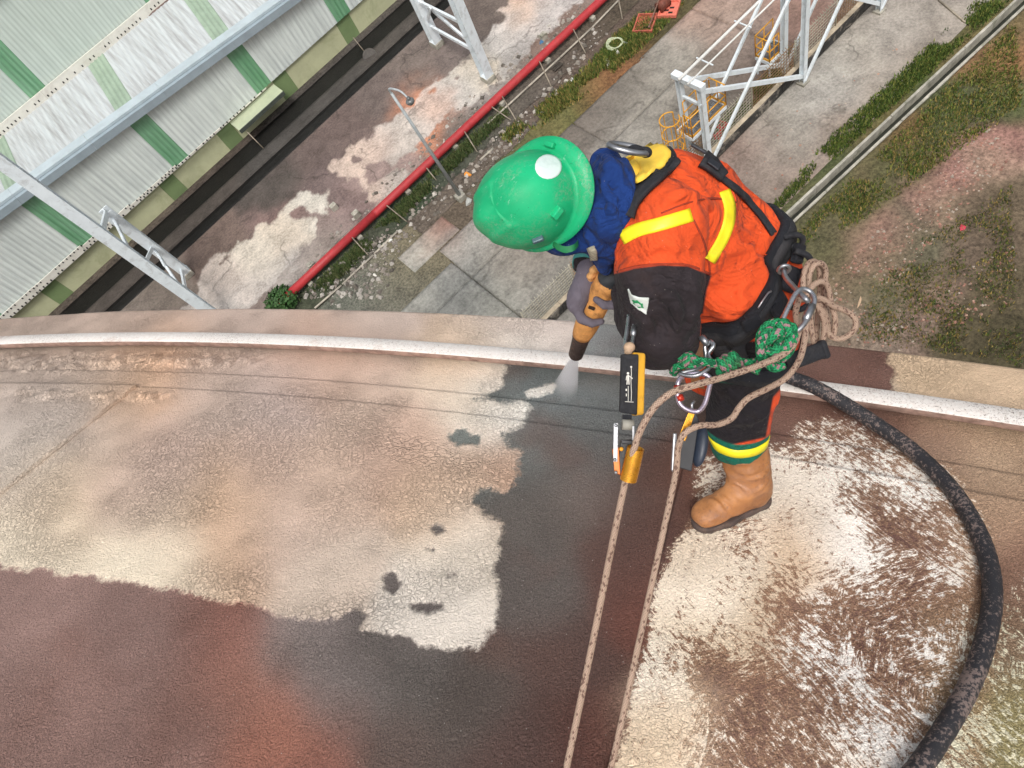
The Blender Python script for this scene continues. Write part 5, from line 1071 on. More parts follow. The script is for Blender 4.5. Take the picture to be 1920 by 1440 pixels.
def patch(name, bv, poly, thick, m, parent, off=0.0015, step=4.0, recess=None, soft=0.0):
    """sheet covering a closed outline, draped on the surface below"""
    poly = np.array(poly, float); c = poly.mean(0); n = 72; O = smooth_path([(x, y, 0) for x, y in poly], max(2, n//len(poly)), True)[:, :2] if soft else poly
    if not soft:
        O = np.concatenate([np.linspace(poly[i], poly[(i+1) % len(poly)], 8, endpoint=False) for i in range(len(poly))])
    rings = [0.0, 0.35, 0.65, 0.88, 1.0]; pts = []
    for r in rings[1:]:
        for o in O: pts.append(c+(o-c)*r)
    h0 = hit(bv, *c); H = [hit(bv, *p) for p in pts]
    H = [q if q is not None else h0 for q in H]; k = len(O)
    top_ = [h0[0]+h0[1]*(off+thick)]+[q[0]+q[1]*(off+thick*(1.0 if i < 3*k else 0.6)) for i, q in enumerate(H)]; bot = [q[0]+q[1]*(off-0.004) for q in H[-k:]]
    F = [(0, 1+(j+1) % k, 1+j) for j in range(k)]
    for r in range(3):
        for j in range(k): a_ = 1+r*k; F.append((a_+j, a_+(j+1) % k, a_+k+(j+1) % k, a_+k+j))
    b0 = 1+3*k; b1 = 1+4*k
    for j in range(k): F.append((b0+j, b0+(j+1) % k, b1+(j+1) % k, b1+j))
    mb = MB(); mb.add(top_+bot, F); return mb.build(name, m, parent, True)
yelt = mat('reflective_yellow_tape', (236, 222, 34), 0.45, 0, 0.05, 12, 0.0006, 120, (190, 170, 60), 0.25, 10)
ribbon('reflective_stripe', JB, [(1166, 447), (1195, 432), (1240, 420), (1296, 403)], 25, 0.0015, yelt, jacket)
ribbon('reflective_stripe', JB, [(1358, 358), (1367, 385), (1366, 415), (1356, 445), (1342, 470), (1330, 489)], 21, 0.0015, yelt, jacket)
band('hem_tape', TB, hemL-dirL*0.002, dirL, 0.032, 0.002, yelt, trousers, 60, 0.25)
seam = mat('seam_thread', (150, 52, 26), 0.9, 0, 0.2, 40)
ribbon('seam', JB, [(1158, 510), (1190, 501), (1240, 495), (1290, 497), (1331, 514)], 4, 0.0012, seam, jacket, 0.0008, 8, 3)
ribbon('seam', JB, [(1240, 400), (1290, 380), (1340, 372), (1380, 380)], 3, 0.0012, seam, jacket, 0.0008, 8, 3)
ribbon('seam', JB, [(1300, 412), (1318, 450), (1328, 490), (1331, 514)], 3, 0.0012, seam, jacket, 0.0008, 8, 3)
wpt = mat('sleeve_patch_white', (206, 212, 206), 0.8, 0, 0.06, 20); gpt = mat('sleeve_patch_green', (30, 140, 84), 0.7, 0, 0.1, 20)
pt_ = patch('sleeve_patch', JB, [(1179, 541), (1184, 552), (1198, 557), (1216, 558), (1215, 574), (1211, 590), (1197, 580), (1184, 567)], 0.0018, wpt, jacket, 0.003)
gear = []
for i in range(24): a = 2*math.pi*i/24; r_ = 1.0 if (i//2) % 2 else 0.76; gear.append((1198+9.5*r_*math.cos(a)+3.0*r_*math.sin(a), 567.5+7.5*r_*math.sin(a)+3.2*r_*math.cos(a)))
patch('patch_emblem', JB, gear, 0.0012, gpt, pt_, 0.0052); patch('patch_emblem', JB, [(1193, 565), (1199, 565), (1204, 570), (1200, 571), (1195, 569)], 0.001, wpt, pt_, 0.0068)
# cuff of the far sleeve
cR = J['elR']+(J['wrR']-J['elR'])*0.68; aR = (J['wrR']-J['elR']); aR /= np.linalg.norm(aR)
for k_, wd, m_ in ((0.0, 0.018, mat('cuff_white', (214, 214, 208), 0.7, 0, 0.1, 20)), (0.024, 0.010, mat('cuff_teal', (70, 150, 146), 0.7, 0, 0.1, 20))):
    band('cuff_tape', JB, cR+aR*k_, aR, wd, 0.003, m_, jacket, 40, 0.12)
# --- boots
bootm = None
def boot_material():
    t = NT('tan_rubber_boot'); c = t.mix(t.ramp(t.noise(7, 5, 0.65), 0.3, 0.7), tuple(lin((150, 98, 58))), tuple(lin((184, 128, 80))))
    c = t.mix(t.math('MULTIPLY', t.ramp(t.noise(11, 7, 0.75), 0.46, 0.7), 0.6), c, tuple(lin((148, 112, 96)))); c = t.mix(t.math('MULTIPLY', t.ramp(t.noise(3, 5, 0.6), 0.5, 0.66), 0.55), c, tuple(lin((112, 76, 56))))
    fn = t.noise(120, 4, 0.75); c = t.mix(t.math('MULTIPLY', t.ramp(t.math('ADD', fn, t.math('MULTIPLY', t.math('SUBTRACT', t.noise(8, 4), 0.5), 0.5)), 0.54, 0.66), 0.5), c, tuple(lin((98, 72, 58))))
    return t.fin(c, t.ramp(t.noise(9, 4), 0.3, 0.7, 0.42, 0.7), 0, t.bump(fn, 0.0012, 0.6, t.bump(t.noise(26, 5, 0.7), 0.005, 0.7)), 0.4)
bootm = boot_material(); solem = mat('dark_boot_sole', (74, 62, 58), 0.8, 0, 0.3, 20, 0.002, 90, (120, 98, 84), 0.5, 12)
def make_boot(heel, toe, nrm, shin_top, label, folds=None):
    f = toe-heel; f -= nrm*(f@nrm); L = np.linalg.norm(f); f /= L; sd_ = np.cross(nrm, f)
    b = Sdf(0.03); h = lambda x, y, z: heel+f*x*L+sd_*y+nrm*z
    b.ell(h(0.14, 0, 0.055), f*0.052, sd_*0.042, nrm*0.055); b.ell(h(0.32, 0, 0.065), f*0.085, sd_*0.043, nrm*0.058); b.ell(h(0.60, -0.004, 0.052), f*0.095, sd_*0.049, nrm*0.045); b.ell(h(0.82, -0.006, 0.048), f*0.062, sd_*0.050, nrm*0.042)
    an = h(0.24, 0, 0.12); b.chain([h(0.22, 0, 0.09), an, an+(shin_top-an)*0.45, shin_top], [0.052, 0.056, 0.066, 0.078], 0.04); b.cone(h(0.5, 0, 0.085), an, 0.035, 0.05, 0.04)
    for k in range(4): c0 = h(0.36+0.075*k, 0, 0.118-0.014*k); b.chain([c0-sd_*0.034-nrm*0.014, c0+f*0.010, c0+sd_*0.034-nrm*0.014], [0.005, 0.0095, 0.005], 0.004)
    for q in (0.3, 0.55): c0 = an+(shin_top-an)*q; b.chain([c0+f*0.064*math.cos(a_)+sd_*0.064*math.sin(a_) for a_ in np.linspace(-1.2, 1.2, 5)], [0.004, 0.009, 0.010, 0.008, 0.004], 0.006)
    if folds:
        tm = b.mesh('tmp3', 0.009); bb = bvh_of(b); bpy.data.meshes.remove(tm)
        for pts_, r_ in folds: ridge_px(b, bb, pts_, r_, 0.0, 0.005)
    me = b.mesh('boot', 0.0048, lambda P, F: F+np.abs(fbm(P, 10, 3, 171)-0.5)*0.03-0.003, cuts=[(h(0, 0, 0.014), -nrm)])
    o = link('boot', me, bootm, person)
    if label: o['label'] = label
    s = Sdf(0.012); s.cone(h(0.10, 0, 0.012), h(0.30, 0, 0.012), 0.046, 0.043); s.cone(h(0.30, 0, 0.012), h(0.62, -0.004, 0.012), 0.043, 0.054); s.cone(h(0.62, -0.004, 0.012), h(0.86, -0.006, 0.012), 0.054, 0.050)
    link('sole', s.mesh('sole', 0.005, cuts=[(h(0, 0, 0.024), nrm), (h(0, 0, 0.0), -nrm)]), solem, o); return o
hL_, tL_ = S(1433, 936, 0.030), S(1308, 992, 0.030)
make_boot(hL_, tL_, NRM, U(1391, 822, 2.475), 'tan rubber boot planted on the white painted plate', [[[(1330, 936), (1346, 946), (1362, 962)], 0.0062], [[(1341, 924), (1358, 934), (1377, 950)], 0.0066], [[(1352, 912), (1370, 922), (1392, 938)], 0.0066], [[(1362, 900), (1382, 908), (1404, 922)], 0.006], [[(1352, 878), (1380, 886), (1412, 882), (1440, 868)], 0.009], [[(1358, 860), (1385, 868), (1415, 862)], 0.007], [[(1400, 900), (1425, 892), (1442, 880)], 0.008], [[(1410, 925), (1428, 912), (1440, 900)], 0.007], [[(1390, 840), (1415, 848), (1440, 842)], 0.006]])
toeR = U(1262, 700, 3.16); heelR = toeR-(tL_-hL_)*0.9+ER*0.02
make_boot(heelR, toeR, NRM, J['knR']+(J['anR']-J['knR'])*0.55, 'far tan rubber boot braced on the kerb rail')
# --- gloves
glm = cloth('grey_knit_glove', (104, 98, 108), None, None, 0.95, 700, 0.002, (70, 60, 62), 0.3); gtm = mat('tan_leather', (204, 152, 96), 0.75, 0, 0.15, 18, 0.002, 60, (140, 96, 64), 0.5, 16)
for (fing, thumb, palm, wr), cuff in ((hR, cR+aR*0.03), (hL, cuL)):
    g = Sdf(0.006)
    for p, r in fing+[thumb]: g.chain(p, r, 0.004)
    pc = np.mean(palm, 0)
    for i in range(4): g.cone(palm[i], palm[(i+1) % 4], 0.019, 0.019, 0.014)
    g.cone(palm[0], palm[2], 0.019, 0.019, 0.014); g.cone(thumb[0][0], pc, 0.018, 0.022, 0.012); g.chain([pc, wr, cuff], [0.030, 0.032, 0.038], 0.022)
    me = g.mesh('glove', 0.0042); o = link('glove', me, glm, person)
    if fing is hL[0]:
        g2 = Sdf(0.006)
        for p, r in fing: g2.chain(p[1:], [q+0.0022 for q in r[1:]], 0.004)
        link('palm_coating', g2.mesh('palm_coating', 0.0042), gtm, o)
# --- head cloth: hood and scarf, gathered at the neck
sc_ = Sdf(0.022)
sc_.chain([U(1060, 425, 1.93), U(1110, 405, 1.93), U(1140, 380, 1.93)], [0.078, 0.088, 0.085])
sc_.chain([U(1135, 310, 1.88), U(1150, 340, 1.84), U(1142, 400, 1.82), U(1128, 455, 1.88)], [0.042, 0.052, 0.050, 0.034])
sc_.chain([U(1130, 430, 1.90), U(1132, 470, 1.95), U(1135, 502, 2.00)], [0.045, 0.035, 0.022], 0.02)
sc_.chain([U(1100, 420, 1.93), U(1105, 450, 1.98)], [0.05, 0.03], 0.02)
me = sc_.mesh('tmp2', 0.012); SB0 = bvh_of(sc_); bpy.data.meshes.remove(me)
for pts, r in ([[(1118, 290), (1140, 300), (1160, 330), (1166, 380)], 0.012], [[(1170, 300), (1178, 340), (1172, 390), (1158, 440)], 0.014], [[(1125, 345), (1138, 360), (1146, 400), (1140, 450)], 0.011], [[(1112, 380), (1126, 410), (1130, 450)], 0.010], [[(1150, 400), (1152, 440), (1146, 490)], 0.011], [[(1118, 305), (1135, 312), (1146, 325), (1136, 338), (1122, 330)], 0.010], [[(1100, 430), (1112, 450), (1118, 470)], 0.009], [[(1150, 300), (1158, 350), (1150, 390)], 0.010], [[(1080, 420), (1100, 412), (1118, 395)], 0.009]):
    ridge_px(sc_, SB0, pts, r, 0.003, 0.010)
me = sc_.mesh('neck_scarf', 0.007, lambda P, F: F+(fbm(P, 16, 3, 151)-0.5)*0.018)
scarf = link('neck_scarf', me, cloth('navy_scarf_cotton', (26, 54, 112), None, None, 0.9, 800, 0.006, (16, 28, 60), 0.5), person)
SBV = bvh_of(sc_)
ribbon('undershirt_edge', SBV, [(1108, 462), (1114, 478), (1116, 494)], 12, 0.004, mat('striped_cotton', (176, 170, 150), 0.9, 0, 0.4, 60), scarf)
# --- hard hat
HC = U(1003, 374, 1.86); th = math.radians(45); pim = np.array([0.915, -0.40, 0.0]); pim /= np.linalg.norm(pim)
c3 = lambda v: CM@np.asarray(v, float)
HU = c3(np.array([0, 0, -1.0])*math.cos(th)+(-pim)*math.sin(th)); HP = c3(pim*math.cos(th)+np.array([0, 0, -1.0])*math.sin(th)); HS = np.cross(HU, HP)
def hat_point(a, e):
    """a: angle round the head from the peak, e: 0 crown .. 1 rim"""
    ca, sa = math.cos(a), math.sin(a); lx, ly = (0.131 if ca > 0 else 0.135), 0.115
    q = e*math.pi/2; rr = math.sin(q)**0.86; zz = math.cos(q)**0.80*0.150
    x, y = lx*rr*ca, ly*rr*sa
    r1 = math.exp(-((y)/0.034)**2)*0.020*min(1, rr*3)*(1 if ca < 0.2 else 0.3); r2 = sum(math.exp(-((y-s*0.058)/0.009)**2) for s in (-1, 1))*0.010*min(1, max(0, 0.45-ca)*3)
    return HC+HP*x*(1+(r1+r2)*2)+HS*y+HU*(zz+(r1+r2)*math.cos(q)*0.8)
na, ne = 96, 26; V = []; 
for j in range(ne+1):
    for i in range(na): V.append(hat_point(2*math.pi*i/na, j/ne))
prof = []
for i in range(na):
    a = 2*math.pi*i/na; pk = max(0.0, math.cos(a)); wd = 0.012+0.034*pk**1.3; d = HP*math.cos(a)+HS*math.sin(a); b = V[ne*na+i]
    prof.append((b+d*wd*0.18+HU*0.002, b+d*wd+HU*(-0.004-0.004*pk), b+d*(wd-0.001)-HU*(0.009+0.004*pk), b+d*wd*0.4-HU*(0.010+0.006*pk), b-d*0.004-HU*0.006))
rows_n = ne+1
for q in range(5):
    for i in range(na): V.append(prof[i][q])
rows_n += 5
for k_, sc2 in ((0, 0.965), (1, 0.86), (2, 0.55), (3, 0.1)):       # inner lining
    for i in range(na): e = (0.98, 0.7, 0.4, 0.05)[k_]; V.append(HC+(hat_point(2*math.pi*i/na, e)-HC)*0.965)
rows_n += 4
F = []
for j in range(rows_n-1):
    for i in range(na): q = (i+1) % na; F.append((j*na+i, (j+1)*na+i, (j+1)*na+q, j*na+q))
mb = MB(); mb.add(V, F)
def hat_mat():
    t = NT('green_hard_hat_plastic'); c = t.mix(t.ramp(t.noise(6, 4), 0.3, 0.7), tuple(lin((16, 158, 104))), tuple(lin((24, 178, 120))))
    s = t.noise(1.0, 5, 0.75, vec=t.scalev(t.co(), 30, 90, 40, (0.3, 0.6, 0.2))); c = t.mix(t.math('MULTIPLY', t.ramp(s, 0.60, 0.70), 0.55), c, tuple(lin((150, 190, 172))))
    sp = t.math('LESS_THAN', t.voro(60), 0.06); c = t.mix(t.math('MULTIPLY', sp, 0.6), c, tuple(lin((30, 70, 56))))
    d = t.noise(14, 6, 0.7); c = t.mix(t.math('MULTIPLY', t.ramp(d, 0.56, 0.75), 0.25), c, tuple(lin((110, 150, 130))))
    d2 = t.noise(5, 6, 0.7, dist=0.8); fine = t.noise(160, 3, 0.7); c = t.mix(t.math('MULTIPLY', t.math('MULTIPLY', t.ramp(d2, 0.46, 0.68), t.ramp(fine, 0.42, 0.62)), 0.38), c, tuple(lin((150, 150, 132))))
    sc3 = t.noise(1.0, 4, 0.75, vec=t.scalev(t.co(), 25, 160, 60, (0.9, 0.2, 1.1))); c = t.mix(t.math('MULTIPLY', t.ramp(sc3, 0.64, 0.70), 0.45), c, tuple(lin((12, 96, 64))))
    return t.fin(c, t.ramp(t.noise(8, 4), 0.3, 0.7, 0.42, 0.62), 0, t.bump(s, 0.0006, 0.5), 0.35)
hatm = hat_mat(); hat = mb.build('hard_hat', hatm, person, True); hat['label'] = 'scuffed green hard hat worn peak backwards'
HB = BVHTree.FromPolygons([tuple(map(float, v)) for v in V], F)
patch('sticker', HB, [(1028+25*math.cos(a), 313+23*math.sin(a)) for a in np.linspace(0, 2*math.pi, 20)[:-1]], 0.0006, mat('white_sticker', (212, 226, 222), 0.5, 0, 0.05, 20, 0, None, (160, 190, 180), 0.3, 20), hat, 0.0012)
def lug(px, py, ax_px, sx, sy, sz, m, nm):
    h_ = hit(HB, px, py); h2 = hit(HB, px+ax_px[0], py+ax_px[1])
    if h_ is None or h2 is None: return
    x = h2[0]-h_[0]; x -= h_[1]*(x@h_[1]); x /= np.linalg.norm(x); y = np.cross(h_[1], x); mb = MB(); mb.box(h_[0]+h_[1]*sz*0.3, x*sx, y*sy, h_[1]*sz); mb.build(nm, m, hat, bevel=0.003)
lug(1042, 398, (6, -8), 0.015, 0.009, 0.010, hatm, 'side_slot'); lug(1008, 447, (9, -4), 0.014, 0.006, 0.008, mat('slot_clip_grey', (70, 96, 104), 0.4, 0, 0.1, 10), 'slot_clip'); lug(1033, 272, (9, 3), 0.014, 0.007, 0.009, hatm, 'side_slot')
mb = MB(); P = smooth_path([U(1036, 454, 1.86), U(1044, 462, 1.85), U(1060, 468, 1.84), U(1076, 464, 1.84), U(1084, 455, 1.86)], 6)
V = []; F = []
for i, p in enumerate(P): V += [p+c3((0, -1, 0))*0.008, p+c3((0, 1, 0))*0.008+c3((0.2, 0, 0))*0.004, p+c3((0, 1, 0))*0.008+c3((0, 0, 1))*0.003, p+c3((0, -1, 0))*0.008+c3((0, 0, 1))*0.003]
for i in range(len(P)-1):
    for k_ in range(4): F.append((i*4+k_, i*4+(k_+1) % 4, i*4+4+(k_+1) % 4, i*4+4+k_))
mb.add(V, F); mb.build('chin_strap', mat('chin_strap_green', (10, 108, 62), 0.7, 0, 0.1, 30), hat)
mb = MB(); mb.tube([U(1018, 456, 1.94), U(1040, 456, 1.95), U(1075, 447, 1.97)], 0.006, 6); mb.build('chin_strap', mat('strap_black', (28, 28, 30), 0.8, 0, 0.2, 30), hat, True)
# --- full body harness
web = mat('black_webbing', (30, 31, 36), 0.85, 0, 0.25, 60, 0.001, 400, (78, 74, 74), 0.35, 14); pad = cloth('black_padding', (34, 35, 40), None, None, 0.9, 700, 0.004, (80, 74, 72), 0.25)
alu = mat('brushed_aluminium', (170, 172, 176), 0.32, 0.9, 0.08, 40, 0, None, (120, 116, 112), 0.3, 30); alud = mat('dull_steel', (150, 152, 156), 0.35, 0.85, 0.15, 40)
ALL = bvh_of(jk, tr); hn = link('harness', bpy.data.meshes.new('harness_core'), None, person) if False else None
belt_c = J['belt']; 
harness = band('harness', ALL, belt_c+SP*0.022, SP, 0.086, 0.020, pad, person, 96, 0.45); harness['label'] = 'black padded full body harness with gear loops'
band('waist_belt', ALL, belt_c+SP*0.020, SP, 0.040, 0.027, web, harness, 96, 0.45)
HBV = bvh_of(jk, tr)
ypad = mat('yellow_back_pad', (240, 200, 70), 0.75, 0, 0.08, 12, 0.001, 60, (190, 150, 70), 0.3, 8)
patch('back_pad_edge', JB, [(1146, 263), (1205, 256), (1242, 266), (1268, 300), (1242, 332), (1214, 358), (1188, 364), (1166, 322), (1150, 296)], 0.012, pad, harness, 0.003, soft=1)
patch('back_pad', JB, [(1148, 268), (1204, 261), (1236, 276), (1258, 302), (1234, 328), (1208, 350), (1188, 350), (1168, 310), (1152, 286)], 0.006, ypad, harness, 0.019, soft=1)
ribbon('shoulder_strap', JB, [(1184, 410), (1192, 386), (1212, 364), (1242, 338), (1268, 310)], [20, 20, 14, 11, 9], 0.010, web, harness, 0.010)
ribbon('shoulder_strap', JB, [(1225, 262), (1262, 272), (1300, 297), (1330, 318), (1352, 338)], [14, 24, 26, 22, 18], 0.012, web, harness, 0.010)
ribbon('strap_edge', JB, [(1345, 332), (1385, 364), (1420, 402), (1446, 438)], 10, 0.006, web, harness, 0.006)
for (x, y, s) in ((1300, 296, 0.022), (1330, 318, 0.018)):
    h_ = hit(JB, x, y)
    if h_: mb = MB(); q = c3((0.82, 0.55, 0)); q -= h_[1]*(q@h_[1]); q /= np.linalg.norm(q); mb.box(h_[0]+h_[1]*0.026, q*s, np.cross(h_[1], q)*s*0.55, h_[1]*0.004); mb.build('buckle', mat('buckle_black', (40, 42, 48), 0.4, 0.3, 0.2, 20), harness, bevel=0.003)
# dorsal ring
dc = hit(JB, 1185, 285); dc = (dc[0]+dc[1]*0.038) if dc else U(1180, 279, 1.8); X = c3((1, 0.16, 0.1)); X /= np.linalg.norm(X); Y = c3((0.02, 0.5, -0.75)); Y -= X*(X@Y); Y /= np.linalg.norm(Y)
mb = MB(); mb.tube([dc+X*0.050*math.cos(t)*(1.0 if math.cos(t) < 0 else 0.92)+Y*0.026*math.sin(t) for t in np.linspace(0, 2*math.pi, 40)[:-1]], 0.0075, 10, closed=True); mb.build('dorsal_ring', alud, harness, True)
mb = MB(); mb.ell(dc+X*0.018, X*0.022, Y*0.018, np.cross(X, Y)*0.012); mb.ell(dc+X*0.040+Y*0.002, X*0.016, Y*0.017, np.cross(X, Y)*0.013); mb.build('ring_webbing', web, harness, True)
# belt pouches, loops, leg loop
for (x, y, sx, sy, sz, ang) in ((1470, 528, 0.036, 0.024, 0.020, -1.2), (1440, 572, 0.034, 0.022, 0.018, -0.75), (1398, 600, 0.026, 0.020, 0.016, -0.5), (1478, 474, 0.028, 0.020, 0.018, -1.5)):
    h_ = hit(ALL, x, y)
    if h_:
        q = c3((math.cos(ang), math.sin(ang), 0)); q -= h_[1]*(q@h_[1]); q /= np.linalg.norm(q); mb = MB(); mb.box(h_[0]+h_[1]*(0.026+sz*0.3), q*sx, np.cross(h_[1], q)*sy, h_[1]*sz*0.6); mb.build('belt_pouch', pad, harness, bevel=0.008, seg=3)
h_ = hit(ALL, 1432, 560)
mb = MB(); mb.tube(smooth_path([U(1421, 578, 1.93), U(1430, 564, 1.925), U(1440, 550, 1.93), U(1446, 546, 1.935)], 5), 0.0025, 6); mb.build('zip_pull', alud, harness, True)
for pts, r_ in (([(1470, 445, 2.05), (1492, 440, 2.04), (1505, 447, 2.05), (1500, 460, 2.07), (1480, 462, 2.08)], 0.008), ([(1490, 470, 2.05), (1515, 480, 2.05), (1520, 500, 2.06), (1502, 510, 2.07)], 0.009), ([(1482, 575, 1.95), (1500, 580, 1.94), (1515, 572, 1.95)], 0.008)):
    mb = MB(); mb.tube(smooth_path([U(*p) for p in pts], 6), r_, 8); mb.build('gear_loop', web, harness, True)
band('leg_loop', ALL, J['hipL']+(J['knL']-J['hipL'])*0.30, J['knL']-J['hipL'], 0.05, 0.012, pad, harness, 60, 0.24)
ribbon('thigh_strap', ALL, [(1332, 612), (1352, 640), (1372, 668), (1400, 690)], [22, 24, 22, 20], 0.008, web, harness, 0.012)
ribbon('thigh_strap', ALL, [(1400, 590), (1392, 620), (1388, 650), (1400, 680)], [20, 24, 24, 20], 0.008, web, harness, 0.014)
mb = MB(); a = U(1478, 680, 1.98); b = U(1545, 655, 2.02); mb.bar(a, b, 0.045, 0.02, TOCAM); mb.bar(b-(b-a)*0.1, b+(b-a)*0.06, 0.052, 0.028, TOCAM); mb.build('tool_holster', web, harness, bevel=0.008)
# ================================================================== nozzle, hose, spray, ropes and rope hardware
def rope_material(name, a, b, c, thr=0.72, pitch=70.0, strands=5.0, dark=0.55):
    """braided sheath: u runs round the rope, v along it in metres"""
    t = NT(name); uv = t.n('ShaderNodeUVMap'); sep = t.n('ShaderNodeSeparateXYZ'); t.l(uv.outputs[0], sep.inputs[0]); u, v = sep.outputs[0], sep.outputs[1]
    s1 = t.math('SINE', t.math('MULTIPLY', t.math('ADD', t.math('MULTIPLY', u, strands), t.math('MULTIPLY', v, pitch)), 6.2832)); s2 = t.math('SINE', t.math('MULTIPLY', t.math('SUBTRACT', t.math('MULTIPLY', u, strands), t.math('MULTIPLY', v, pitch)), 6.2832))
    br = t.math('MAXIMUM', s1, s2); col = t.mix(t.ramp(br, -0.2, 0.9), tuple(lin(a)*dark), tuple(lin(a)))
    cm_ = t.n('ShaderNodeCombineXYZ'); t.l(t.math('FLOOR', t.math('MULTIPLY', t.math('ADD', t.math('MULTIPLY', u, strands), t.math('MULTIPLY', v, pitch)), 1.0)), cm_.inputs[0]); t.l(t.math('FLOOR', t.math('SUBTRACT', t.math('MULTIPLY', u, strands), t.math('MULTIPLY', v, pitch))), cm_.inputs[1])
    wn = t.n('ShaderNodeTexWhiteNoise', noise_dimensions='3D'); t.l(cm_.outputs[0], wn.inputs['Vector'])
    col = t.mix(t.math('GREATER_THAN', wn.outputs['Value'], thr), col, tuple(lin(b)))
    if c is not None: col = t.mix(t.math('LESS_THAN', wn.outputs['Value'], 1-thr), col, tuple(lin(c)))
    g = t.noise(9, 5, 0.7); col = t.mix(t.math('MULTIPLY', t.ramp(g, 0.5, 0.72), 0.35), col, tuple(lin((116, 88, 72))))
    return t.fin(col, 0.85, 0, t.bump(br, 0.0016, 0.9), 0.2)
tanr = rope_material('tan_kernmantle_rope', (196, 168, 148), (128, 102, 90), None, 0.84, 120.0, 8.0, 0.78)
grnr = rope_material('green_dynamic_rope', (44, 146, 94), (158, 124, 128), (28, 96, 64), 0.80, 105.0, 7.0, 0.62)
RR_ = 0.0080
def upslope(a, b, far, h):
    '''carry a line on from a through b up the roof until it lies on the plates'''
    d = (b-a)/np.linalg.norm(b-a); out = []
    for s_ in np.arange(0.35, far, 0.35):
        p = b+d*s_; zr = AZ-TS*math.hypot(p[0]-AX, p[1]-AY)+h
        p[2] = max(p[2], zr); out.append(p)
    return out
def rope(name, pts, label, m=tanr, r=RR_, per=10, cat='rope', group=None, parent=None, sides=12):
    P = [U(*p) for p in pts]
    if pts[0][1] > 1440: P = upslope(P[2], P[0], 5.0, r+0.03)[::-1]+P
    mb = MB(); mb.tube(smooth_path(P, per), r, sides); o = mb.build(name, m, parent, True)
    if parent is None: tag(o, label, cat, group)
    return o
# --- blast nozzle
nz = tag(empty('blasting_nozzle', NZ0), 'leather wrapped blasting nozzle held in both gloved hands', 'nozzle')
lea = mat('nozzle_leather', (206, 146, 82), 0.7, 0, 0.22, 14, 0.004, 45, (122, 76, 44), 0.65, 16)
back = NZ0-NAX*0.02; elb = U(1158, 534, 2.16)
prof_ = [(0.0, 0.033), (0.10, 0.036), (0.14, 0.035), (0.16, 0.0372), (0.30, 0.036), (0.34, 0.0345), (0.36, 0.037), (0.60, 0.0365), (0.62, 0.0345), (0.645, 0.037), (0.80, 0.036), (0.93, 0.033), (1.0, 0.030)]
A0, A1 = back, U(1091, 628, 2.33); L = A1-A0
mb = MB(); mb.tube([A0+L*t for t, r in prof_], [r for t, r in prof_], 24); mb.build('leather_wrap', lea, nz, True)
mb = MB(); mb.tube(smooth_path([A0+L*0.03, back-NAX*0.012+c3((0.3, 0, 0.1))*0.03, elb], 6), 0.0335, 20); mb.build('rubber_elbow', mat('elbow_rubber', (48, 52, 56), 0.6, 0, 0.2, 20), nz, True)
burnt = mat('burnt_steel', (62, 52, 50), 0.55, 0.4, 0.4, 24, 0.003, 60, (128, 84, 62), 0.45, 26)
B0, B1 = A0+L*0.97, NZ2; D = B1-B0
mb = MB(); mb.tube([B0, B0+D*0.18, B0+D*0.2, B0+D*0.24, B0+D*0.95, B1], [0.0285, 0.0285, 0.0275, 0.0270, 0.0235, 0.021], 24, cap=False)
mb.tube([B1, B1-D*0.06, B1-D*0.25], [0.021, 0.012, 0.010], 24, cap=False); mb.build('nozzle_tip', burnt, nz, True)
for t_ in (0.36, 0.64): 
    mb = MB(); c0 = A0+L*t_; s = TOCAM-NAX*(TOCAM@NAX); s /= np.linalg.norm(s); q = np.cross(NAX, s)
    mb.box(c0+s*0.0355+q*0.012, q*0.010, NAX*0.006, s*0.0025); mb.build('lacing_hole', mat('hole_black', (38, 26, 20), 0.9), nz, bevel=0.002)
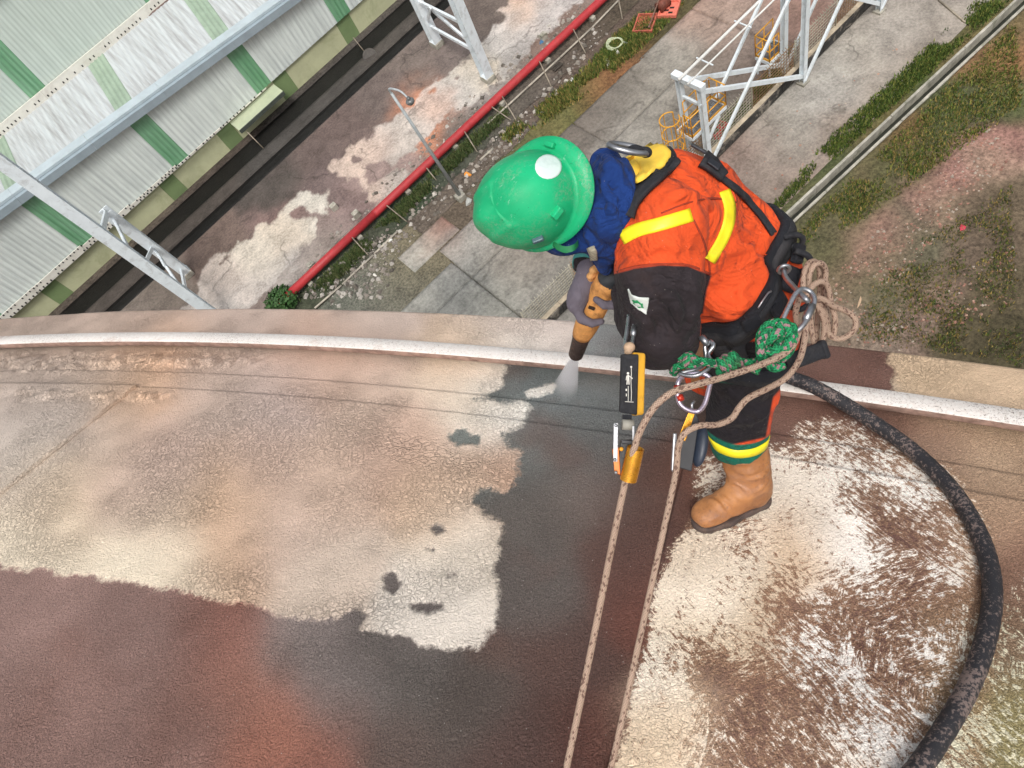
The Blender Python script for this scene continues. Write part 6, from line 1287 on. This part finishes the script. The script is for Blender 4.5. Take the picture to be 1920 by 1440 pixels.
# --- spray jet: a narrow cone of wet grit hanging in the air
tgt = S(1054, 748, 0.01); ax = tgt-NZ2; Ls = np.linalg.norm(ax); ax /= Ls; Ls *= 0.80
mb = MB(); ts = np.linspace(0, 1, 9); mb.tube([NZ2+ax*(0.002+Ls*t) for t in ts], [0.011+0.046*t for t in ts], 24)
def spray_material():
    m = bpy.data.materials.new('spray_mist'); m.use_nodes = True; t = m.node_tree; t.nodes.clear(); o = t.nodes.new('ShaderNodeOutputMaterial'); v = t.nodes.new('ShaderNodeVolumePrincipled'); t.links.new(v.outputs[0], o.inputs['Volume'])
    v.inputs['Color'].default_value = (0.95, 0.97, 1.0, 1); v.inputs['Anisotropy'].default_value = 0.2
    g = t.nodes.new('ShaderNodeNewGeometry'); sub = t.nodes.new('ShaderNodeVectorMath'); sub.operation = 'SUBTRACT'; t.links.new(g.outputs['Position'], sub.inputs[0]); sub.inputs[1].default_value = tuple(NZ2)
    dt = t.nodes.new('ShaderNodeVectorMath'); dt.operation = 'DOT_PRODUCT'; t.links.new(sub.outputs[0], dt.inputs[0]); dt.inputs[1].default_value = tuple(ax)
    ln = t.nodes.new('ShaderNodeVectorMath'); ln.operation = 'LENGTH'; t.links.new(sub.outputs[0], ln.inputs[0])
    mr = t.nodes.new('ShaderNodeMapRange'); mr.interpolation_type = 'SMOOTHSTEP'; t.links.new(dt.outputs['Value'], mr.inputs[0]); mr.inputs[1].default_value = 0.0; mr.inputs[2].default_value = float(Ls); mr.inputs[3].default_value = 22.0; mr.inputs[4].default_value = 0.0
    dv_ = t.nodes.new('ShaderNodeMath'); dv_.operation = 'DIVIDE'; t.links.new(dt.outputs['Value'], dv_.inputs[0]); t.links.new(ln.outputs['Value'], dv_.inputs[1])
    m2 = t.nodes.new('ShaderNodeMapRange'); m2.interpolation_type = 'SMOOTHSTEP'; t.links.new(dv_.outputs[0], m2.inputs[0]); m2.inputs[1].default_value = 0.978; m2.inputs[2].default_value = 1.0
    mu = t.nodes.new('ShaderNodeMath'); mu.operation = 'MULTIPLY'; t.links.new(mr.outputs[0], mu.inputs[0]); t.links.new(m2.outputs[0], mu.inputs[1]); t.links.new(mu.outputs[0], v.inputs['Density']); return m
tag(mb.build('spray_jet', spray_material(), None, True), 'white misty jet shooting from the nozzle at the roof', 'spray', None, 'stuff')
# --- blast hose lying over the rail and down the white plate
hm = NT('dirty_black_hose'); uvn = hm.n('ShaderNodeUVMap'); d1 = hm.noise(90, 4, 0.75); d2 = hm.noise(5, 5, 0.7)
fac = hm.ramp(hm.math('ADD', d1, hm.math('MULTIPLY', hm.math('SUBTRACT', d2, 0.5), 0.7)), 0.50, 0.62)
g_ = hm.n('ShaderNodeNewGeometry'); col = hm.mix(hm.math('MULTIPLY', fac, 0.85), tuple(lin((40, 40, 44))), tuple(lin((128, 112, 106))))
hosem = hm.fin(col, 0.6, 0, hm.bump(d1, 0.002, 0.6), 0.4)
pts = [elb, U(1200, 545, 2.22), U(1290, 590, 2.55), U(1380, 650, 2.85)]
hr = 0.0275
def onroof(px, py, h=hr+0.012): return S(px, py, h/math.cos(SLOPE))
pts += [U(1470, 702, 2.98), U(1520, 722, 2.95), U(1575, 752, 2.90)]+[onroof(x, y, z) for x, y, z in ((1650, 800, 0.065), (1720, 852, 0.05), (1785, 918, 0.046), (1830, 990, 0.046), (1855, 1060, 0.046), (1860, 1130, 0.046), (1845, 1210, 0.046), (1815, 1290, 0.046), (1770, 1370, 0.046), (1715, 1450, 0.046), (1640, 1540, 0.046), (1540, 1640, 0.05))]
pts += upslope(pts[-2], pts[-1], 5.0, hr+0.03)
mb = MB(); P = smooth_path(pts, 12); wv_ = 1+0.02*np.sin(np.arange(len(P))*1.9); mb.tube(P, np.concatenate([np.full(40, 0.026), np.full(max(len(P)-40, 0), hr)])[:len(P)]*wv_, 20)
tag(mb.build('blast_hose', hosem, None, True), 'thick dirty black hose curving over the kerb rail and down the white plate', 'hose')
# --- the two fixed ropes
ropeA = rope('rope', [(1035, 1560, 1.72), (1068, 1412, 1.74), (1110, 1210, 1.75), (1150, 1010, 1.74), (1172, 905, 1.73), (1180, 872, 1.72), (1190, 838, 1.70), (1204, 800, 1.69), (1228, 762, 1.68), (1262, 735, 1.68), (1310, 720, 1.69), (1360, 706, 1.72), (1420, 686, 1.75), (1462, 668, 1.78), (1486, 648, 1.80), (1497, 620, 1.83), (1492, 585, 1.88), (1500, 555, 1.93)], 'tan rope running through the gold rope grab to the hip')
ropeB = rope('rope', [(1105, 1600, 1.84), (1152, 1412, 1.86), (1190, 1240, 1.88), (1232, 1050, 1.90), (1258, 930, 1.90), (1268, 880, 1.88), (1272, 838, 1.86), (1284, 812, 1.85), (1312, 798, 1.85), (1345, 796, 1.87), (1372, 784, 1.88), (1386, 764, 1.88), (1404, 746, 1.88), (1440, 728, 1.89), (1474, 708, 1.90), (1498, 676, 1.92), (1508, 640, 1.94), (1512, 600, 1.96), (1516, 565, 1.99)], 'tan rope running through the black descender and across the thigh')
rope('rope_tail', [(1262, 905, 1.885), (1277, 870, 1.875), (1286, 835, 1.87), (1280, 815, 1.87)], None, parent=ropeB) if False else None
# --- spare rope coiled on the hip
coil = tag(empty('rope_coil', U(1545, 560, 2.05)), 'loops of spare tan rope hanging at the back of the belt', 'rope coil')
for pts in ([(1508, 566, 1.98), (1506, 525, 1.99), (1512, 500, 2.0), (1524, 490, 2.02), (1535, 500, 2.04), (1538, 540, 2.07), (1534, 590, 2.08), (1530, 640, 2.08)],
            [(1518, 560, 1.99), (1517, 520, 2.0), (1526, 498, 2.0), (1540, 494, 2.01), (1548, 508, 2.03), (1546, 540, 2.05), (1550, 590, 2.07), (1546, 630, 2.08), (1538, 650, 2.09)],
            [(1512, 556, 1.97), (1524, 536, 1.97), (1540, 528, 1.98), (1552, 538, 2.0), (1558, 566, 2.02), (1566, 600, 2.03), (1562, 628, 2.05), (1552, 600, 2.06), (1546, 560, 2.07)],
            [(1520, 562, 1.97), (1540, 560, 1.98), (1562, 574, 2.0), (1588, 584, 2.02), (1604, 600, 2.03), (1600, 620, 2.04), (1580, 634, 2.04), (1560, 632, 2.04), (1550, 616, 2.03), (1544, 590, 2.02), (1536, 568, 2.01)],
            [(1514, 575, 1.98), (1528, 570, 1.99), (1540, 588, 2.0), (1546, 612, 2.02), (1542, 640, 2.04), (1530, 648, 2.05), (1522, 620, 2.05), (1520, 590, 2.04)]):
    mb = MB(); mb.tube(smooth_path([U(*p) for p in pts], 8), RR_*0.95, 10); mb.build('rope_loop', tanr, coil, True)
# --- green lanyard with its knots
lan = tag(empty('lanyard', U(1400, 680, 1.85)), 'green knotted lanyard slung across the front of the thighs', 'lanyard')
GR = 0.0108
def gtube(pts, r=GR, nm='cord', per=8):
    mb = MB(); mb.tube(smooth_path(pts, per), r, 10); return mb.build(nm, grnr, lan, True)
gtube([U(1190, 668, 1.96), U(1230, 676, 1.92), U(1268, 676, 1.89), U(1290, 668, 1.86), U(1308, 676, 1.84), U(1330, 680, 1.83), U(1348, 684, 1.83)])
def coilknot(a, b, turns, rad, nm, per=14):
    a, b = np.asarray(a), np.asarray(b); d = (b-a)/np.linalg.norm(b-a); x = np.cross(d, TOCAM); x /= np.linalg.norm(x); y = np.cross(d, x); n = int(turns*per)
    P = [a+(b-a)*(i/n)+rad*(0.75+0.25*math.sin(math.pi*i/n))*(x*math.cos(2*math.pi*turns*i/n)+y*math.sin(2*math.pi*turns*i/n)) for i in range(n+1)]; mb = MB(); mb.tube(P, GR, 10); return mb.build(nm, grnr, lan, True)
coilknot(U(1346, 690, 1.83), U(1384, 672, 1.82), 3.0, 0.0155, 'barrel_knot')
gtube([U(1382, 676, 1.83), U(1396, 680, 1.83), U(1412, 680, 1.83), U(1430, 674, 1.82)])
coilknot(U(1280, 662, 1.87), U(1300, 690, 1.86), 1.6, 0.012, 'barrel_knot')
gtube([U(1262, 700, 1.90), U(1270, 688, 1.88), U(1292, 684, 1.86), U(1306, 690, 1.86)])
kc = U(1450, 642, 1.80); kx = c3((0.35, -0.94, 0)); ky = c3((0.94, 0.35, 0)); kz = TOCAM
P = []
for i in range(140): t_ = 2*math.pi*i/140; P.append(kc+kx*0.0172*(2+math.cos(2*t_))*math.cos(3*t_)*0.95+ky*0.0118*(2+math.cos(2*t_))*math.sin(3*t_)+kz*0.013*math.sin(4*t_))
mb = MB(); mb.tube(P, GR*1.12, 10, closed=True); mb.build('figure_eight_knot', grnr, lan, True)
gtube([U(1462, 620, 1.79), U(1464, 606, 1.80), U(1474, 606, 1.82), U(1480, 622, 1.82), U(1478, 645, 1.82), U(1466, 668, 1.81)]); gtube([U(1470, 628, 1.80), U(1484, 612, 1.80), U(1488, 628, 1.80), U(1482, 655, 1.81), U(1462, 676, 1.81), U(1440, 684, 1.81)])
gtube([U(1432, 672, 1.81), U(1420, 688, 1.81), U(1414, 700, 1.81)]); gtube([U(1428, 664, 1.82), U(1438, 680, 1.80), U(1452, 690, 1.80), U(1470, 684, 1.80)])
# --- carabiners
def carabiner(label, pts, r, gate=None, gm=None, m=alu, group='carabiners on the harness'):
    P = [U(*p) for p in pts]; o = tag(empty('carabiner', np.mean(P, 0)), label, 'carabiner', group); mb = MB(); mb.tube(smooth_path(P, 8, True), r, 10, closed=True); mb.build('body', m, o, True)
    for a, b in (gate or []):
        A, B = U(*a), U(*b); mb = MB(); d = B-A; mb.tube([A, A+d*0.08, A+d*0.1, A+d*0.9, A+d*0.92, B], [r*1.15, r*1.15, r*1.55, r*1.55, r*1.15, r*1.15], 12); mb.build('gate_sleeve', gm or alud, o, True)
    return o
carabiner('large silver carabiner joining the green knot to the hip ring', [(1462, 618, 1.81), (1468, 598, 1.81), (1482, 568, 1.82), (1493, 549, 1.83), (1505, 542, 1.84), (1519, 547, 1.84), (1527, 560, 1.83), (1524, 577, 1.82), (1516, 591, 1.81), (1507, 608, 1.80), (1492, 622, 1.80), (1474, 628, 1.80)], 0.0064, [((1524, 571, 1.82), (1509, 603, 1.805))])
carabiner('silver carabiner with red gate clipped to the descender', [(1272, 716, 1.86), (1270, 736, 1.86), (1275, 757, 1.86), (1291, 769, 1.86), (1309, 771, 1.86), (1321, 758, 1.85), (1328, 735, 1.84), (1332, 712, 1.83), (1322, 702, 1.83), (1300, 700, 1.84), (1282, 704, 1.85)], 0.0062, [((1271, 722, 1.86), (1270, 732, 1.86)), ((1273, 740, 1.86), (1277, 752, 1.86))], mat('anodised_red', (206, 62, 44), 0.35, 0.6, 0.1, 30), mat('lilac_aluminium', (190, 180, 196), 0.3, 0.85, 0.08, 40))
carabiner('grey carabiner linking the waist ring to the red gated carabiner', [(1338, 648, 1.86), (1328, 664, 1.86), (1334, 682, 1.84), (1322, 696, 1.83), (1305, 704, 1.83), (1286, 704, 1.84), (1276, 700, 1.85), (1300, 694, 1.85), (1318, 686, 1.86), (1324, 670, 1.87), (1322, 650, 1.87), (1330, 640, 1.87)], 0.0055, [((1314, 630, 1.87), (1328, 648, 1.865))])
carabiner('long silver carabiner above the energy absorber', [(1180, 586, 1.86), (1176, 615, 1.84), (1172, 642, 1.82), (1176, 652, 1.81), (1184, 648, 1.82), (1188, 626, 1.84), (1189, 600, 1.86), (1186, 584, 1.87)], 0.0048, [((1189, 612, 1.85), (1187, 630, 1.835))])
o = tag(empty('ring_link', U(1490, 535, 1.9)), 'bent steel bar linking the side belt ring to the large carabiner', 'link'); mb = MB(); mb.tube(smooth_path([U(1470, 505, 1.93), U(1473, 520, 1.91), U(1490, 540, 1.87), U(1508, 558, 1.82), U(1516, 566, 1.82)], 8), 0.0068, 10); mb.build('bar', alud, o, True)
mb = MB(); mb.tube([U(1470, 505, 1.93)+0.014*(c3((1, 0, 0))*math.cos(t)+c3((0, 0.6, 0.8))*math.sin(t)) for t in np.linspace(0, 6.283, 20)[:-1]], 0.005, 8, closed=True); mb.build('eye', alud, o, True)
# --- energy absorber pack
def obox(name, quad, dep0, thick, m, parent, bevel=0.004):
    """flat pouch: quad of photo points at given depths, thickened away from the viewer"""
    A = [U(x, y, d) for (x, y), d in zip(quad, dep0)]; n_ = np.cross(A[1]-A[0], A[3]-A[0]); n_ /= np.linalg.norm(n_)
    if n_@TOCAM > 0: n_ = -n_
    B = [a+n_*thick for a in A]; mb = MB(); V = A+B; F = [(0, 1, 2, 3), (7, 6, 5, 4)]+[(i, 4+i, 4+(i+1) % 4, (i+1) % 4) for i in range(4)]
    mb.add(V, F); bm = bmesh.new(); me = mb.mesh(name); bm.from_mesh(me); bmesh.ops.recalc_face_normals(bm, faces=bm.faces); bm.to_mesh(me); bm.free()
    o = link(name, me, m, parent); md = o.modifiers.new('bevel', 'BEVEL'); md.width = bevel; md.segments = 3; md.limit_method = 'NONE'; return o
ab = tag(empty('energy_absorber', U(1187, 720, 1.77)), 'black and yellow energy absorber pouch printed with a climber pictogram', 'energy absorber')
obox('black_cover', [(1165, 664), (1198, 664), (1195, 779), (1162, 773)], [1.765, 1.765, 1.765, 1.765], 0.018, mat('pouch_black', (32, 32, 36), 0.85, 0, 0.2, 40, 0.001, 300), ab, 0.004)
obox('yellow_pouch', [(1186, 660), (1211, 662), (1208, 778), (1185, 780)], [1.782, 1.782, 1.782, 1.782], 0.022, mat('pouch_yellow', (212, 158, 40), 0.8, 0, 0.12, 20, 0.001, 200, (150, 104, 50), 0.5, 20), ab, 0.006)
whp = mat('print_white', (216, 212, 204), 0.8, 0, 0.05, 40)
def print_px(parent, pts, r, dep=1.7625, nm='pictogram'):
    mb = MB(); P = [U(x, y, dep) for x, y in pts]
    if len(P) > 1: mb.tube(P, r, 5)
    else: mb.ell(P[0], CM[:, 0]*r, CM[:, 1]*r, CM[:, 2]*0.001)
    mb.build(nm, whp, parent)
print_px(ab, [(1183.5, 689), (1184, 700), (1183, 715), (1184, 735), (1183.5, 752)], 0.0008); print_px(ab, [(1183.5, 688)], 0.0024); print_px(ab, [(1177.5, 700)], 0.0030)
print_px(ab, [(1177.5, 703), (1178, 712)], 0.0030); print_px(ab, [(1176.5, 712), (1175.5, 721)], 0.0015); print_px(ab, [(1179, 712), (1179.5, 721)], 0.0015); print_px(ab, [(1175, 705), (1174, 713)], 0.0011); print_px(ab, [(1180, 705), (1186, 710)], 0.0013); print_px(ab, [(1178, 724), (1178, 752)], 0.0008); print_px(ab, [(1172, 753), (1188, 754)], 0.0008); print_px(ab, [(1174.5, 729), (1174.5, 733)], 0.0020); print_px(ab, [(1174.5, 738), (1174.5, 743)], 0.0012)
mb = MB(); mb.ell(U(1180, 651, 1.79), CM[:, 0]*0.014, CM[:, 1]*0.013, CM[:, 2]*0.012); mb.ell(U(1178, 659, 1.79), CM[:, 0]*0.010, CM[:, 1]*0.010, CM[:, 2]*0.010); mb.build('tape_bundle', mat('tan_tape', (176, 148, 122), 0.8, 0, 0.25, 40, 0.001, 200), ab, True)
obox('webbing_tail', [(1168, 778), (1185, 778), (1184, 796), (1168, 794)], [1.765]*4, 0.012, web, ab, 0.002)
mb = MB(); mb.tube([U(1167, 796, 1.75), U(1188, 797, 1.75)], 0.0125, 12); mb.build('sleeve', mat('grey_sleeve', (150, 146, 136), 0.6, 0, 0.1, 20), ab, True)
# --- rope grab
rg = tag(empty('rope_grab', U(1172, 850, 1.73)), 'gold and black rope grab locked on the left rope', 'rope grab')
gold = mat('anodised_gold', (220, 156, 52), 0.3, 0.75, 0.12, 30, 0.0006, 80, (150, 96, 44), 0.4, 24)
ga_, gb_ = U(1192, 840, 1.715), U(1178, 900, 1.735); d = (gb_-ga_)/np.linalg.norm(gb_-ga_); xx = np.cross(d, TOCAM); xx /= np.linalg.norm(xx); yy = np.cross(xx, d)
if yy@TOCAM < 0: yy = -yy
mb = MB(); mb.tube([ga_, ga_+(gb_-ga_)*0.5, gb_], [0.0195, 0.0200, 0.0195], 24, cap=False); mb.tube([gb_, gb_-d*0.002, gb_-d*0.02], [0.0195, 0.017, 0.0165], 24, cap=False); mb.tube([ga_, ga_+d*0.002, ga_+d*0.02], [0.0195, 0.017, 0.0165], 24, cap=False); mb.build('gold_shell', gold, rg, True)
obox('body', [(1163, 826), (1186, 824), (1180, 902), (1158, 890)], [1.735]*4, 0.016, mat('device_black', (34, 34, 38), 0.45, 0.1, 0.2, 30), rg, 0.004)
obox('cam_plate', [(1148, 842), (1161, 838), (1164, 892), (1152, 886)], [1.73]*4, 0.006, mat('copper_plate', (176, 104, 58), 0.35, 0.7, 0.15, 40), rg, 0.002)
obox('link_arm', [(1151, 794), (1159, 793), (1158, 866), (1150, 866)], [1.722]*4, 0.003, alu, rg, 0.001); obox('link_arm', [(1186, 799), (1190, 798), (1190, 828), (1186, 828)], [1.735]*4, 0.003, alu, rg, 0.001)
for x, y in ((1155, 798), (1153, 862), (1155, 886)): mb = MB(); mb.ell(U(x, y, 1.718), CM[:, 0]*0.004, CM[:, 1]*0.004, CM[:, 2]*0.003); mb.build('rivet', alud, rg, True)
mb = MB(); mb.ell(U(1165, 842, 1.725), CM[:, 0]*0.005, CM[:, 1]*0.005, CM[:, 2]*0.004); mb.build('lock_button', mat('button_orange', (226, 158, 40), 0.5, 0, 0.1, 20), rg, True)
obox('jaw', [(1164, 824), (1187, 826), (1190, 834), (1166, 832)], [1.725]*4, 0.010, MATS['device_black'], rg, 0.002)
# --- descender
de = tag(empty('descender', U(1290, 830, 1.9)), 'black descender with gold side plate hanging from the red gated carabiner', 'descender')
obox('gold_plate', [(1298, 756), (1304, 774), (1285, 828), (1272, 820)], [1.888]*4, 0.004, gold, de, 0.0015)
obox('side_plate', [(1299, 755), (1311, 790), (1297, 884), (1269, 876)], [1.897]*4, 0.018, MATS['device_black'], de, 0.002)
obox('logo_plate', [(1291, 781), (1300, 780), (1297, 794), (1289, 792)], [1.892]*4, 0.001, whp, de, 0.0004)
V0 = U(1312, 836, 1.915); mb = MB(); a_ = c3((0.16, -1, 0.1)); a_ /= np.linalg.norm(a_); b_ = c3((0.5, 0.1, -0.85)); b_ -= a_*(a_@b_); b_ /= np.linalg.norm(b_); mb.ell(V0, a_*0.054, b_*0.024, np.cross(a_, b_)*0.016, 24, 14); mb.build('handle', mat('handle_dark_blue', (40, 48, 62), 0.45, 0, 0.15, 30), de, True)
obox('rope_channel', [(1263, 812), (1270, 812), (1266, 890), (1259, 882)], [1.89]*4, 0.012, alu, de, 0.003)
mb = MB(); mb.tube(smooth_path([U(1300, 772, 1.87), U(1297, 760, 1.865), U(1302, 752, 1.87)], 4), 0.004, 8); mb.build('eye', alu, de, True)
